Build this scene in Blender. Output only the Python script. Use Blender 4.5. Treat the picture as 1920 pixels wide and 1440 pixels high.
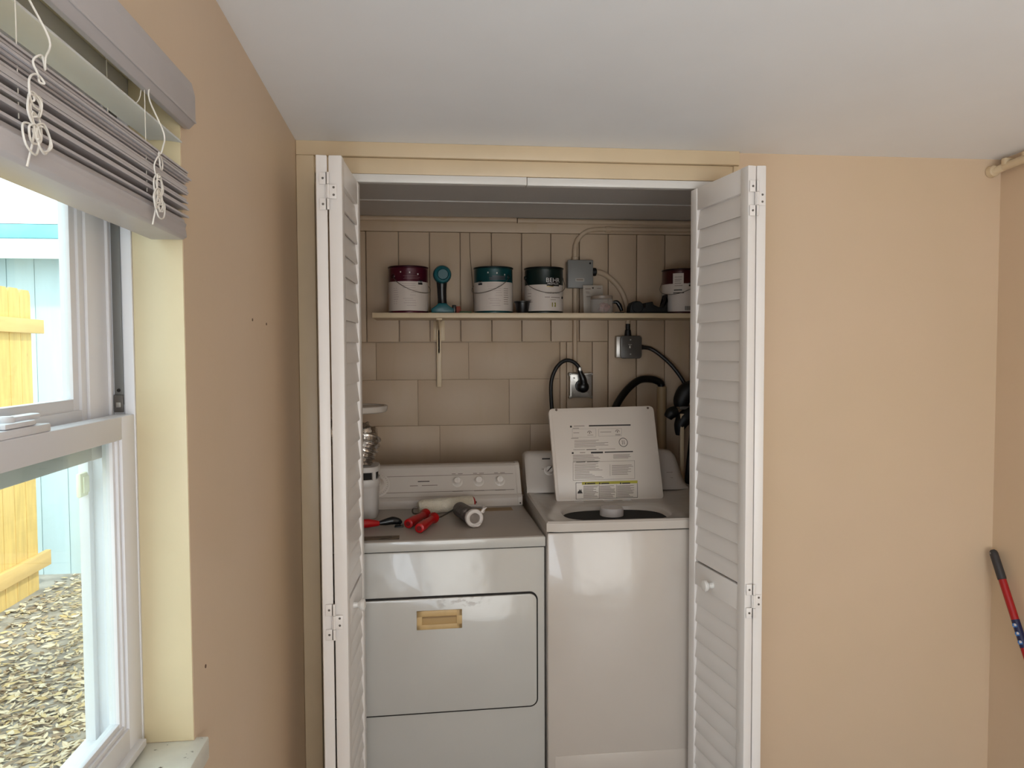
import bpy, bmesh, math, random
from mathutils import Vector, Matrix

# ------------------------------------------------------------------ scene reset, camera, light
for o in list(bpy.data.objects):
    bpy.data.objects.remove(o)
SC = bpy.context.scene
COL = SC.collection
random.seed(7)

CAM_LOC = Vector((0, 0, 1.5))
yaw, pitch, roll = math.radians(6.1867), math.radians(2.3976), math.radians(-0.2564)
cd = bpy.data.cameras.new('camera')
cam = bpy.data.objects.new('camera', cd)
COL.objects.link(cam)
fw = Vector((math.sin(yaw) * math.cos(pitch), math.cos(yaw) * math.cos(pitch), -math.sin(pitch)))
rt = Vector((math.cos(yaw), -math.sin(yaw), 0))
up = rt.cross(fw)
r2 = rt * math.cos(roll) + up * math.sin(roll)
u2 = -rt * math.sin(roll) + up * math.cos(roll)
cam.matrix_world = Matrix(((r2.x, u2.x, -fw.x, CAM_LOC.x), (r2.y, u2.y, -fw.y, CAM_LOC.y),
                           (r2.z, u2.z, -fw.z, CAM_LOC.z), (0, 0, 0, 1)))
cd.sensor_width = 36
cd.lens = 1393.2 / 1920 * 36
cd.clip_start = 0.02
SC.camera = cam

SC.view_settings.view_transform = 'Standard'
SC.view_settings.look = 'None'
SC.view_settings.gamma = 1
SC.view_settings.exposure = 1.27
SC.view_settings.use_curve_mapping = False
SC.cycles.use_denoising = True
SC.cycles.max_bounces = 10
SC.cycles.transparent_max_bounces = 32
SC.cycles.diffuse_bounces = 6
SC.cycles.sample_clamp_indirect = 6

world = bpy.data.worlds.new('sky')
SC.world = world
world.use_nodes = True
bg = world.node_tree.nodes['Background']
bg.inputs[0].default_value = (0.84, 0.94, 1.0, 1)
bg.inputs[1].default_value = 1.6


def area(name, loc, target, sx, sy, power, color):
    l = bpy.data.lights.new(name, 'AREA')
    l.shape = 'RECTANGLE'
    l.size, l.size_y, l.energy, l.color = sx, sy, power, color
    o = bpy.data.objects.new(name, l)
    COL.objects.link(o)
    o.location = loc
    d = Vector(target) - Vector(loc)
    o.rotation_euler = d.to_track_quat('-Z', 'Z' if abs(d.normalized().z) < .9 else 'Y').to_euler()
    return o


# added fill lamps behind the viewer, standing in for daylight from unseen windows
area('rear_fill_light', (0.80, -2.22, 1.05), (1.10, 0, 1.85), 1.40, 1.5, 8.0, (1.0, 0.88, 0.74))
area('side_fill_light', (-0.38, -0.45, 1.30), (1.0, -0.15, 1.85), 1.3, 1.05, 17, (0.78, 0.89, 1.0))  # added lamp just inside the solid left wall, no window built here
sun = bpy.data.lights.new('sun', 'SUN')
sun.energy = 1.3
sun.angle = math.radians(3)
sun.color = (1.0, 0.95, 0.86)
so = bpy.data.objects.new('sun', sun)
COL.objects.link(so)
so.rotation_euler = Vector((-0.50, 0.55, -0.75)).to_track_quat('-Z', 'Y').to_euler()


# ------------------------------------------------------------------ materials
def srgb(c):
    return tuple(((v / 255) / 12.92 if v / 255 <= 0.04045 else ((v / 255 + 0.055) / 1.055) ** 2.4) for v in c) + (1,)


MATS = {}


def mat(name, rgb, rough=0.5, metal=0.0, var=0.04, scale=12.0, bump=0.0, bscale=120.0, stretch=None, spec=0.5, coat=0.0, dist=0.002):
    if name in MATS:
        return MATS[name]
    m = bpy.data.materials.new(name)
    m.use_nodes = True
    nt = m.node_tree
    N, L = nt.nodes, nt.links
    b = N['Principled BSDF']
    b.inputs['Roughness'].default_value = rough
    b.inputs['Metallic'].default_value = metal
    b.inputs['Specular IOR Level'].default_value = spec
    b.inputs['Coat Weight'].default_value = coat
    tc = N.new('ShaderNodeTexCoord')
    mp = N.new('ShaderNodeMapping')
    L.new(tc.outputs['Object'], mp.inputs[0])
    if stretch:
        mp.inputs['Scale'].default_value = stretch
    no = N.new('ShaderNodeTexNoise')
    no.inputs['Scale'].default_value = scale
    no.inputs['Detail'].default_value = 4
    L.new(mp.outputs[0], no.inputs['Vector'])
    cr = N.new('ShaderNodeValToRGB')
    c = srgb(rgb)
    cr.color_ramp.elements[0].position = .3
    cr.color_ramp.elements[1].position = .7
    cr.color_ramp.elements[0].color = tuple(v * (1 - var) for v in c[:3]) + (1,)
    cr.color_ramp.elements[1].color = tuple(min(1, v * (1 + var)) for v in c[:3]) + (1,)
    L.new(no.outputs['Fac'], cr.inputs[0])
    L.new(cr.outputs[0], b.inputs['Base Color'])
    if bump:
        n2 = N.new('ShaderNodeTexNoise')
        n2.inputs['Scale'].default_value = bscale
        n2.inputs['Detail'].default_value = 3
        L.new(mp.outputs[0], n2.inputs['Vector'])
        bp = N.new('ShaderNodeBump')
        bp.inputs['Strength'].default_value = bump
        bp.inputs['Distance'].default_value = dist
        L.new(n2.outputs['Fac'], bp.inputs['Height'])
        L.new(bp.outputs[0], b.inputs['Normal'])
    MATS[name] = m
    return m


def overlay(m, color, scale, lo, hi, stretch=(1, 1, 1), box=None, strength=1.0):
    """mix stains of a second colour over a material, kept inside an object space box"""
    nt = m.node_tree
    N, L = nt.nodes, nt.links
    b = N['Principled BSDF']
    src = b.inputs['Base Color'].links[0].from_socket
    tc = N.new('ShaderNodeTexCoord')
    mp = N.new('ShaderNodeMapping')
    mp.inputs['Scale'].default_value = stretch
    L.new(tc.outputs['Object'], mp.inputs[0])
    no = N.new('ShaderNodeTexNoise')
    no.inputs['Scale'].default_value = scale
    no.inputs['Detail'].default_value = 5
    L.new(mp.outputs[0], no.inputs['Vector'])
    mr = N.new('ShaderNodeMapRange')
    mr.inputs['From Min'].default_value = lo
    mr.inputs['From Max'].default_value = hi
    mr.inputs['To Max'].default_value = strength
    L.new(no.outputs['Fac'], mr.inputs['Value'])
    fac = mr.outputs[0]
    if box:
        sp = N.new('ShaderNodeSeparateXYZ')
        L.new(tc.outputs['Object'], sp.inputs[0])
        for ax, (a, c, soft) in box.items():
            for val, sign in ((a, 1), (c, -1)):
                q = N.new('ShaderNodeMapRange')
                q.inputs['From Min'].default_value = val - sign * soft
                q.inputs['From Max'].default_value = val + sign * soft
                L.new(sp.outputs['XYZ'.index(ax)], q.inputs['Value'])
                mu = N.new('ShaderNodeMath')
                mu.operation = 'MULTIPLY'
                L.new(fac, mu.inputs[0])
                L.new(q.outputs[0], mu.inputs[1])
                fac = mu.outputs[0]
    mx = N.new('ShaderNodeMix')
    mx.data_type = 'RGBA'
    L.new(fac, mx.inputs['Factor'])
    L.new(src, mx.inputs['A'])
    mx.inputs['B'].default_value = srgb(color)
    L.new(mx.outputs['Result'], b.inputs['Base Color'])
    return m


wall_m = mat('cream_wall_paint', (213, 190, 163), .42, var=.02, scale=3, bump=.12, bscale=60)
overlay(wall_m, (210, 188, 156), 1.7, .45, .75, strength=.6)
closet_m = mat('cream_closet_paint', (190, 168, 143), .5, var=.03, scale=5, bump=.25, bscale=50)
overlay(closet_m, (182, 158, 122), 6, .55, .85, stretch=(3, 3, .6), strength=.55)
trim_m = mat('cream_trim_paint', (212, 192, 160), .38, var=.03, scale=8, bump=.2, bscale=40)
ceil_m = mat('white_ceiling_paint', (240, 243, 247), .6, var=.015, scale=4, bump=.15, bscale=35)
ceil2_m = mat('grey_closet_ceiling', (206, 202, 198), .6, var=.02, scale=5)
floor_m = mat('grey_vinyl_floor', (150, 150, 152), .4, var=.08, scale=6)
door_m = mat('white_door_paint', (232, 228, 225), .35, var=.01, scale=8, bump=.05, bscale=80)
white_m = mat('white_enamel', (222, 220, 216), .3, var=.01)
vinyl_m = mat('white_vinyl', (222, 223, 228), .35, var=.01)
jamb_m = mat('cream_reveal_paint', (208, 194, 160), .4, var=.03, scale=10, bump=.2, bscale=50)
dryer_m = mat('dryer_enamel', (186, 184, 179), .22, var=.015, scale=5, coat=.3, bump=.5, bscale=5, dist=.012)
dryer_door_m = mat('dryer_door_enamel', (186, 184, 179), .22, var=.015, scale=5, coat=.3, bump=.5, bscale=5, dist=.012)
washer_m = mat('washer_enamel', (190, 181, 172), .25, var=.015, scale=5, coat=.3, bump=.5, bscale=5, dist=.012)
console_m = mat('console_plastic', (202, 192, 182), .4, var=.02)
print_m = mat('dark_print', (44, 36, 32), .6, var=.05)
grey_print_m = mat('grey_print', (128, 114, 104), .6, var=.05)
tan_m = mat('aged_tan_plastic', (196, 166, 116), .45, var=.08, scale=30)
gap_m = mat('dark_gap', (26, 22, 20), .8)
black_m = mat('black_rubber', (13, 13, 14), .5, var=.1)
blackp_m = mat('black_plastic', (14, 14, 16), .3, var=.1)
steel_m = mat('galvanised_steel', (176, 172, 166), .35, metal=.85, var=.1, scale=40)
wire_m = mat('steel_wire', (120, 112, 106), .3, metal=.9)
screw_m = mat('screw_head', (110, 105, 100), .4, metal=.7)
greybox_m = mat('grey_pvc', (122, 120, 116), .45, var=.04)
darkbox_m = mat('dark_grey_steel', (92, 88, 84), .4, metal=.3, var=.08)
red_m = mat('red_plastic', (172, 12, 18), .35, var=.05)
teal_m = mat('teal_plastic', (8, 84, 92), .35, var=.06)
cord_m = mat('white_cord', (228, 224, 216), .7, var=.03)
blind_m = mat('grey_white_blind_vinyl', (190, 186, 188), .4, var=.02, scale=20)
foil_m = mat('foil', (205, 200, 195), .22, metal=1.0, var=.1, scale=60, bump=.8, bscale=90, dist=.004)
label_m = mat('white_paper_label', (204, 193, 184), .55, var=.02)


def glass_mat():
    m = bpy.data.materials.new('window_glass')
    m.use_nodes = True
    N, L = m.node_tree.nodes, m.node_tree.links
    N.clear()
    out = N.new('ShaderNodeOutputMaterial')
    mix = N.new('ShaderNodeMixShader')
    tr = N.new('ShaderNodeBsdfTransparent')
    tr.inputs[0].default_value = (.90, .96, .95, 1)
    gl = N.new('ShaderNodeBsdfGlossy')
    gl.inputs['Roughness'].default_value = .02
    lw_ = N.new('ShaderNodeLayerWeight')
    lw_.inputs['Blend'].default_value = .5
    pw = N.new('ShaderNodeMath')
    pw.operation = 'POWER'
    pw.inputs[1].default_value = 5
    L.new(lw_.outputs['Facing'], pw.inputs[0])
    ma = N.new('ShaderNodeMath')
    ma.operation = 'MULTIPLY_ADD'
    ma.inputs[1].default_value = .96
    ma.inputs[2].default_value = .04
    L.new(pw.outputs[0], ma.inputs[0])
    L.new(ma.outputs[0], mix.inputs[0])
    L.new(tr.outputs[0], mix.inputs[1])
    L.new(gl.outputs[0], mix.inputs[2])
    L.new(mix.outputs[0], out.inputs[0])
    return m


glass_m = glass_mat()


# ------------------------------------------------------------------ mesh helpers
WM = {}   # world matrix of every object we make


class MB:
    def __init__(self, M=None):
        self.bm = bmesh.new()
        self.M = M
        self.mats = []

    def _mi(self, m):
        if m is None:
            return 0
        if m not in self.mats:
            self.mats.append(m)
        return self.mats.index(m) + 1

    def _commit(self, t, m, M=None):
        i = self._mi(m)
        X = self.M if self.M is not None else Matrix()
        if M is not None:
            X = X @ M
        vs = [self.bm.verts.new(X @ v.co) for v in t.verts]
        t.verts.index_update()
        for f in t.faces:
            try:
                nf = self.bm.faces.new([vs[v.index] for v in f.verts])
                nf.material_index = i
            except ValueError:
                pass
        t.free()
        return self

    def box(self, x0, x1, y0, y1, z0, z1, bev=0.0, m=None, M=None, seg=2):
        t = bmesh.new()
        bmesh.ops.create_cube(t, size=1)
        bmesh.ops.scale(t, vec=(abs(x1 - x0), abs(y1 - y0), abs(z1 - z0)), verts=t.verts)
        bmesh.ops.translate(t, vec=((x0 + x1) / 2, (y0 + y1) / 2, (z0 + z1) / 2), verts=t.verts)
        if bev:
            b = min(bev, .49 * min(abs(x1 - x0), abs(y1 - y0), abs(z1 - z0)))
            bmesh.ops.bevel(t, geom=list(t.edges), offset=b, segments=seg, affect='EDGES', profile=.5)
        return self._commit(t, m, M)

    def cyl(self, p0, p1, r0, r1=None, seg=24, m=None, bev=0.0, M=None):
        if r1 is None:
            r1 = r0
        p0, p1 = Vector(p0), Vector(p1)
        h = (p1 - p0).length
        if bev:
            pr = [(0, 0), (max(r0 - bev, 1e-5), 0), (r0, bev), (r1, h - bev), (max(r1 - bev, 1e-5), h), (0, h)]
        else:
            pr = [(0, 0), (r0, 0), (r1, h), (0, h)]
        return self.lathe(pr, p0, (p1 - p0), seg, m, M)

    def lathe(self, prof, origin, axis=(0, 0, 1), seg=32, m=None, M=None, sq=None):
        """prof: list of (radius, height)"""
        q = Vector(axis).to_track_quat('Z', 'Y').to_matrix().to_4x4()
        X = Matrix.Translation(Vector(origin)) @ q
        t = bmesh.new()
        rings = []
        for r, h in prof:
            if r < 1e-6:
                rings.append([t.verts.new(X @ Vector((0, 0, h)))])
            else:
                ring = []
                for k in range(seg):
                    a = 2 * math.pi * k / seg
                    ca, sa = math.cos(a), math.sin(a)
                    s = 1.0
                    if sq:
                        s = (abs(ca) ** sq + abs(sa) ** sq) ** (-1 / sq)
                    ring.append(t.verts.new(X @ Vector((r * s * ca, r * s * sa, h))))
                rings.append(ring)
        for a, b in zip(rings[:-1], rings[1:]):
            if len(a) == 1 and len(b) == 1:
                continue
            for k in range(seg):
                k2 = (k + 1) % seg
                if len(a) == 1:
                    t.faces.new((a[0], b[k2], b[k]))
                elif len(b) == 1:
                    t.faces.new((a[k], a[k2], b[0]))
                else:
                    t.faces.new((a[k], a[k2], b[k2], b[k]))
        return self._commit(t, m, M)

    def tube(self, pts, r, seg=12, m=None, sub=8, M=None, rib=None, closed=False):
        """catmull-rom tube through pts; r a number or list; rib=(count, depth) for corrugation"""
        P = [Vector(p) for p in pts]
        n = len(P)
        path, rad = [], []
        if not isinstance(r, (list, tuple)):
            r = [r] * n
        for i in range(n - 1):
            p0, p1, p2, p3 = P[max(i - 1, 0)], P[i], P[i + 1], P[min(i + 2, n - 1)]
            for k in range(sub):
                s = k / sub
                path.append(.5 * ((2 * p1) + (-p0 + p2) * s + (2 * p0 - 5 * p1 + 4 * p2 - p3) * s * s + (-p0 + 3 * p1 - 3 * p2 + p3) * s ** 3))
                rad.append(r[i] * (1 - s) + r[i + 1] * s)
        path.append(P[-1])
        rad.append(r[-1])
        if rib:
            cnt, dep = rib
            rad = [q + dep * (math.cos(2 * math.pi * cnt * i / len(rad)) * .5 + random.uniform(-.25, .25)) for i, q in enumerate(rad)]
        t = bmesh.new()
        rings = []
        tan = (path[1] - path[0]).normalized()
        nrm = tan.orthogonal().normalized()
        for i, p in enumerate(path):
            tn = (path[min(i + 1, len(path) - 1)] - path[max(i - 1, 0)])
            tn = tn.normalized() if tn.length > 1e-9 else tan
            q = tan.rotation_difference(tn)
            nrm = (q @ nrm)
            nrm = (nrm - tn * nrm.dot(tn)).normalized()
            tan = tn
            bn = tan.cross(nrm)
            rings.append([t.verts.new(p + rad[i] * (math.cos(2 * math.pi * k / seg) * nrm + math.sin(2 * math.pi * k / seg) * bn)) for k in range(seg)])
        for a, b in zip(rings[:-1], rings[1:]):
            for k in range(seg):
                t.faces.new((a[k], a[(k + 1) % seg], b[(k + 1) % seg], b[k]))
        t.faces.new(rings[0][::-1])
        t.faces.new(rings[-1])
        return self._commit(t, m, M)

    def prism(self, poly, a, b, plane='xz', m=None, bev=0.0, M=None):
        """polygon in plane extruded from a to b along the third axis"""
        def mk(u, v, w):
            return {'xz': Vector((u, w, v)), 'yz': Vector((w, u, v)), 'xy': Vector((u, v, w))}[plane]
        t = bmesh.new()
        A = [t.verts.new(mk(u, v, a)) for u, v in poly]
        B = [t.verts.new(mk(u, v, b)) for u, v in poly]
        t.faces.new(A[::-1])
        t.faces.new(B)
        n = len(poly)
        for k in range(n):
            t.faces.new((A[k], A[(k + 1) % n], B[(k + 1) % n], B[k]))
        bmesh.ops.recalc_face_normals(t, faces=t.faces)
        if bev:
            bmesh.ops.bevel(t, geom=list(t.edges), offset=bev, segments=2, affect='EDGES', profile=.5)
        return self._commit(t, m, M)

    def quad(self, pts, m=None):
        t = bmesh.new()
        t.faces.new([t.verts.new(Vector(p)) for p in pts])
        return self._commit(t, m)

    def build(self, name, m, parent=None, smooth=True, angle=38):
        bm = self.bm
        bmesh.ops.recalc_face_normals(bm, faces=bm.faces)
        if smooth:
            for f in bm.faces:
                f.smooth = True
            ca = math.radians(angle)
            for e in bm.edges:
                if len(e.link_faces) == 2 and e.calc_face_angle(0) > ca:
                    e.smooth = False
        inv = WM[parent.name].inverted() if parent is not None else Matrix()
        if parent is None:
            # give a single mesh its own origin at its base
            zs = [v.co for v in bm.verts]
            lo = Vector((min(v.x for v in zs), min(v.y for v in zs), min(v.z for v in zs)))
            hi = Vector((max(v.x for v in zs), max(v.y for v in zs), max(v.z for v in zs)))
            base = Vector(((lo.x + hi.x) / 2, (lo.y + hi.y) / 2, lo.z))
            bmesh.ops.transform(bm, matrix=Matrix.Translation(-base), verts=bm.verts)
        else:
            bmesh.ops.transform(bm, matrix=inv, verts=bm.verts)
        me = bpy.data.meshes.new(name)
        bm.to_mesh(me)
        bm.free()
        me.materials.append(m)
        for q in self.mats:
            me.materials.append(q)
        o = bpy.data.objects.new(name, me)
        COL.objects.link(o)
        if parent is not None:
            o.parent = parent
            WM[o.name] = WM[parent.name].copy()
        else:
            o.location = base
            WM[o.name] = Matrix.Translation(base)
        return o


def thing(name, label, cat, loc=(0, 0, 0), rz=0, group=None, kind=None):
    o = bpy.data.objects.new(name, None)
    o.empty_display_size = .05
    COL.objects.link(o)
    o.location = loc
    o.rotation_euler = (0, 0, rz)
    WM[o.name] = Matrix.Translation(Vector(loc)) @ Matrix.Rotation(rz, 4, 'Z')
    return tag(o, label, cat, group, kind)


def tag(o, label=None, cat=None, group=None, kind=None):
    if label:
        o['label'] = label
    if cat:
        o['category'] = cat
    if group:
        o['group'] = group
    if kind:
        o['kind'] = kind
    return o


def struct(name, mb, m, label=None, **k):
    return tag(mb.build(name, m, None, **k), label, None, None, 'structure')


def text_geo(s, size):
    """list of polygons (2d) of the built-in font"""
    cu = bpy.data.curves.new('t', 'FONT')
    cu.body = s
    cu.size = size
    cu.align_x = 'CENTER'
    cu.align_y = 'CENTER'
    cu.resolution_u = 2
    o = bpy.data.objects.new('t', cu)
    COL.objects.link(o)
    dg = bpy.context.evaluated_depsgraph_get()
    me = bpy.data.meshes.new_from_object(o.evaluated_get(dg))
    polys = [[me.vertices[i].co.copy() for i in p.vertices] for p in me.polygons]
    bpy.data.objects.remove(o)
    bpy.data.curves.remove(cu)
    bpy.data.meshes.remove(me)
    return polys


# ================================================================== ROOM SHELL
XL, XR, YB = -0.394, 1.882, 2.30      # left wall, right wall, closet front plane
YR = -2.2                              # wall behind the viewer
WY0, WY1, WZ0, WZ1 = 0.56, 1.25, 0.86, 1.936   # window opening


def ceil_z(y):
    return 2.132 + (YB - y) * .035


struct('floor', MB().box(-0.56, 2.0, YR - .15, 3.45, -.1, 0), floor_m)
cb = MB()
cb.prism([(YR - .15, ceil_z(YR - .15)), (2.42, ceil_z(2.42)), (2.42, 2.6), (YR - .15, 2.6)], -.56, 2.03, 'yz')
struct('ceiling', cb, ceil_m)
TOPZ = 2.35
w = MB()
w.box(-.56, XL, YR, WY0, 0, TOPZ)
w.box(-.56, XL, WY1, 2.42, 0, TOPZ)
w.box(-.56, XL, WY0, WY1, 0, WZ0 - .035)
w.box(-.56, XL, WY0, WY1, WZ1, TOPZ)
wl = struct('wall_left', w, wall_m, smooth=False)
# plaster lining of the opening (brighter cream paint on the reveal)
rv = MB()
rv.box(-.472, XL - .0005, WY1 - .002, WY1 + .004, WZ0 + .005, WZ1, .001)
rv.box(-.472, XL - .0005, WY0 - .004, WY0 + .002, WZ0 + .005, WZ1, .001)
rv.box(-.472, XL - .0005, WY0, WY1, WZ1 - .004, WZ1 + .002, .001)
struct('trim_1', rv, jamb_m)
for hy, hz in ((1.705, 1.576), (1.845, 1.572), (1.316, .96)):
    holes = MB()
    holes.cyl((XL - .001, hy, hz), (XL + .0012, hy, hz), .0032, seg=10)
    ho = holes.build('nail_hole', mat('nail_hole_putty', (96, 74, 58), .8), wl)
w = MB()
w.box(XR, XR + .14, YR, 2.42, 0, TOPZ)
struct('wall_right', w, wall_m, smooth=False)
w = MB()
w.box(.978, XR + .14, YB, 2.42, 0, 2.25)
struct('wall_back', w, wall_m, smooth=False)
w = MB()
w.box(-.56, 0.0, YR - .14, YR, 0, TOPZ)
w.box(1.5, XR + .14, YR - .14, YR, 0, TOPZ)
w.box(0.0, 1.5, YR - .14, YR, 0, .2)  # unseen opening, added for the rear fill lamp
w.box(0.0, 1.5, YR - .14, YR, 1.9, TOPZ)
struct('wall_rear', w, wall_m, smooth=False)
# right wall baseboard is out of view; casing of the closet opening
c = MB()
c.box(XL + .0005, -.341, YB - .0195, YB + .10, 0, 2.0895, .003)
struct('trim_2', c, trim_m)
c = MB()
c.box(XL + .0005, .974, YB - .018, YB + .10, 2.0898, 2.1325, .002)
struct('trim_3', c, trim_m)
c = MB()
c.box(-.341, .957, YB - .006, YB + .10, 2.041, 2.0885, .002)
struct('trim_4', c, trim_m)
c = MB()
c.box(.957, .977, YB - .010, YB + .10, 0, 2.0885, .002)
struct('trim_5', c, trim_m)

# ---- closet shell
CB = 3.30
CL, CR = -.43, 1.175
w = MB()
w.box(CL - .1, CL, 2.42, CB + .12, 0, 2.3)
struct('wall_closet_left', w, closet_m, smooth=False)
w = MB()
w.box(CR, CR + .1, 2.42, CB + .12, 0, 2.3)
struct('wall_closet_right', w, closet_m, smooth=False)
w = MB()
w.box(CL, CR, 2.40, CB + .12, 2.096, 2.3)
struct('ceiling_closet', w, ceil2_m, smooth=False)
w = MB()
w.box(CL, CR, 2.945, 2.957, 2.092, 2.097, .001)
struct('trim_6', w, mat('white_joint_strip', (205, 200, 195), .4))
# back wall: backing, painted block below left, vertical boards above and right
w = MB()
w.box(CL, CR, CB + .008, CB + .12, 0, 2.3)
rowz = [1.547, 1.383, 1.180, .977, .774, .571, .368, .165, 0]
joint = [.165, .345, .035, .24, .035, .24, .035, .24]
for i in range(8):
    z1, z0 = rowz[i], rowz[i + 1]
    xs = [CL]
    x = joint[i] - .81
    while x < .57:
        if x > CL + .02:
            xs.append(x)
        x += .405
    xs.append(.572)
    for a, b in zip(xs[:-1], xs[1:]):
        w.box(a + .0004, b - .0004, CB, CB + .02, z0 + .0005, z1 - .0005, .0014)
bx = [-.43, -.278, -.138, -.004, .130, .268, .402, .533, .662, .794, .925, 1.056, 1.19]
for a, b in zip(bx[:-1], bx[1:]):
    b = min(b, CR)
    lowz = 1.550 if b < .80 else 0
    jit = random.uniform(-.0015, .0015)
    w.box(a + .0016, b - .0016, CB - .009 + jit, CB + .012, lowz, 2.029, .003)
for a, b in ((.574, .604), (.604, .722), (.722, .7925)):
    w.box(a + .0012, b - .0012, CB - .007, CB + .012, 0, 1.5485, .0025)
# split crack in one board
w.tube([(.172, CB - .0098, 2.028), (.174, CB - .0098, 1.93), (.181, CB - .0098, 1.84), (.19, CB - .0098, 1.70)], .0012, 5, m=mat('crack_shadow', (70, 50, 34), .9))
wc = struct('wall_closet_back', w, closet_m)
w = MB()
w.box(CL, CR, CB - .016, CB + .01, 2.030, 2.0735, .002)
struct('trim_7', w, closet_m)
w = MB()
w.tube([(CL, CB - .012, 2.084), (.38, CB - .012, 2.085)], .0125, 12, sub=2)
struct('trim_8', w, closet_m)
w = MB()
w.tube([(.384, CB - .012, 2.082), (CR, CB - .012, 2.081)], .0125, 12, sub=2)
struct('trim_9', w, closet_m)

# ================================================================== WINDOW
win = thing('window_1', 'white vinyl double hung window with cream sill', None, (-.5, .905, WZ0), kind='structure')
f = MB()
# jamb liners both sides, head and sill of the frame
for s, yj in ((1, WY1), (-1, WY0)):
    f.box(-.487, -.472, yj - s * .006, yj + s * .002, WZ0 + .01, WZ1, .001)
    f.box(-.505, -.487, yj - s * .001, yj + s * .002, WZ0 + .01, WZ1)
    f.box(-.512, -.505, yj - s * .012, yj + s * .002, WZ0 + .01, WZ1, .001)
    f.box(-.556, -.540, yj - s * .018, yj + s * .002, WZ0 + .01, WZ1, .002)
    f.box(-.56, -.505, yj - s * .003, yj + s * .004, WZ0 + .01, WZ1)
f.box(-.56, -.472, WY0, WY1, WZ1 - .03, WZ1, .002)
f.box(-.56, -.505, WY0, WY1, WZ0 - .034, WZ0 + .022, .002)
f.box(-.512, -.474, WY0, WY1, WZ0 - .034, WZ0 + .008, .002)
f.build('window_frame', vinyl_m, win)
ch = MB()
for s, yj in ((1, WY1), (-1, WY0)):
    ch.box(-.5035, -.4895, yj - s * .0035, yj - s * .001, 1.42, WZ1 - .03, .0008, m=None)
    ch.cyl((-.4965, yj - s * .004, 1.443), (-.4965, yj - s * .0052, 1.443), .0028, m=gap_m, seg=12)
    ch.box(-.5035, -.4895, yj - s * .007, yj - s * .003, 1.408, 1.436, .001, m=darkbox_m)
    ch.box(-.500, -.493, yj - s * .008, yj - s * .0069, 1.416, 1.424, .0005, m=steel_m)
ch.build('sash_balance', mat('balance_grey_aluminium', (112, 112, 110), .45, metal=.3), win)


def sash(name, x0, x1, z0, z1, rail_b, rail_t, st, bead, top_bead=1.0):
    s = MB()
    ya, yb = WY0 + .006, WY1 - .006
    s.box(x0, x1, ya, ya + st, z0, z1, .002)
    s.box(x0, x1, yb - st, yb, z0, z1, .002)
    s.box(x0 + .0004, x1 - .0004, ya + st - .003, yb - st + .003, z0, z0 + rail_b, .002)
    s.box(x0 + .0004, x1 - .0004, ya + st - .003, yb - st + .003, z1 - rail_t, z1, .002)
    xm = (x0 + x1) / 2
    for k, (dx, dd) in enumerate(((.004, .0), (.0085, .006))):
        q = bead * (k + 1) / 2
        s.box(xm - dx, x1 - .004 - k * .004, ya + st, ya + st + q, z0 + rail_b, z1 - rail_t, .001)
        s.box(xm - dx, x1 - .004 - k * .004, yb - st - q, yb - st, z0 + rail_b, z1 - rail_t, .001)
        s.box(xm - dx + .0004, x1 - .0045 - k * .004, ya + st - .001, yb - st + .001, z0 + rail_b - .001, z0 + rail_b + q - .0004, .001)
        s.box(xm - dx + .0004, x1 - .0045 - k * .004, ya + st - .001, yb - st + .001, z1 - rail_t - q * top_bead + .0004, z1 - rail_t + .001, .001)
    so_ = s.build(name, vinyl_m, win)
    g = MB()
    g.box(xm - .002, xm + .002, ya + st, yb - st, z0 + rail_b, z1 - rail_t)
    g.build('pane', glass_m, so_)
    return so_


us = sash('upper_sash', -.538, -.509, 1.340, WZ1 - .03, .062, .045, .070, .034)
ls = sash('lower_sash', -.503, -.473, WZ0 + .012, 1.405, .045, .036, .050, .016, .1)
lip = MB()
lip.box(-.502, -.462, WY0 + .04, WY1 - .02, WZ0 + .010, WZ0 + .022, .001)
lip.build('lift_rail', vinyl_m, ls)
lk = MB()
lk.box(-.500, -.474, .862, .985, 1.405, 1.415, .002)
lk.box(-.498, -.476, .888, .955, 1.4155, 1.422, .002)
lk.cyl((-.492, .915, 1.420), (-.492, .915, 1.429), .011, seg=18, bev=.002)
lk.box(-.5, -.485, .915, .985, 1.421, 1.428, .003)
lk.box(-.534, -.508, .89, .96, 1.4035, 1.413, .003)
lk.build('sash_lock', vinyl_m, ls)
lt = MB()
lt.box(-.549, -.541, 1.208, 1.238, 1.278, 1.316, .003)
lt.box(-.541, -.5385, 1.214, 1.232, 1.284, 1.310, .001)
lt.build('screen_latch', mat('pale_yellow_plastic', (236, 238, 214), .5), win)
sill = MB()
sill.box(-.474, -.374, WY0 - .02, WY1 + .012, WZ0 - .034, WZ0 + .004, .003)
overlay(mat('sill_paint', (226, 226, 216), .45, var=.05, scale=30), (60, 55, 45), 70, .66, .70, strength=.9)
sill.build('window_sill', MATS['sill_paint'], win)

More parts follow.
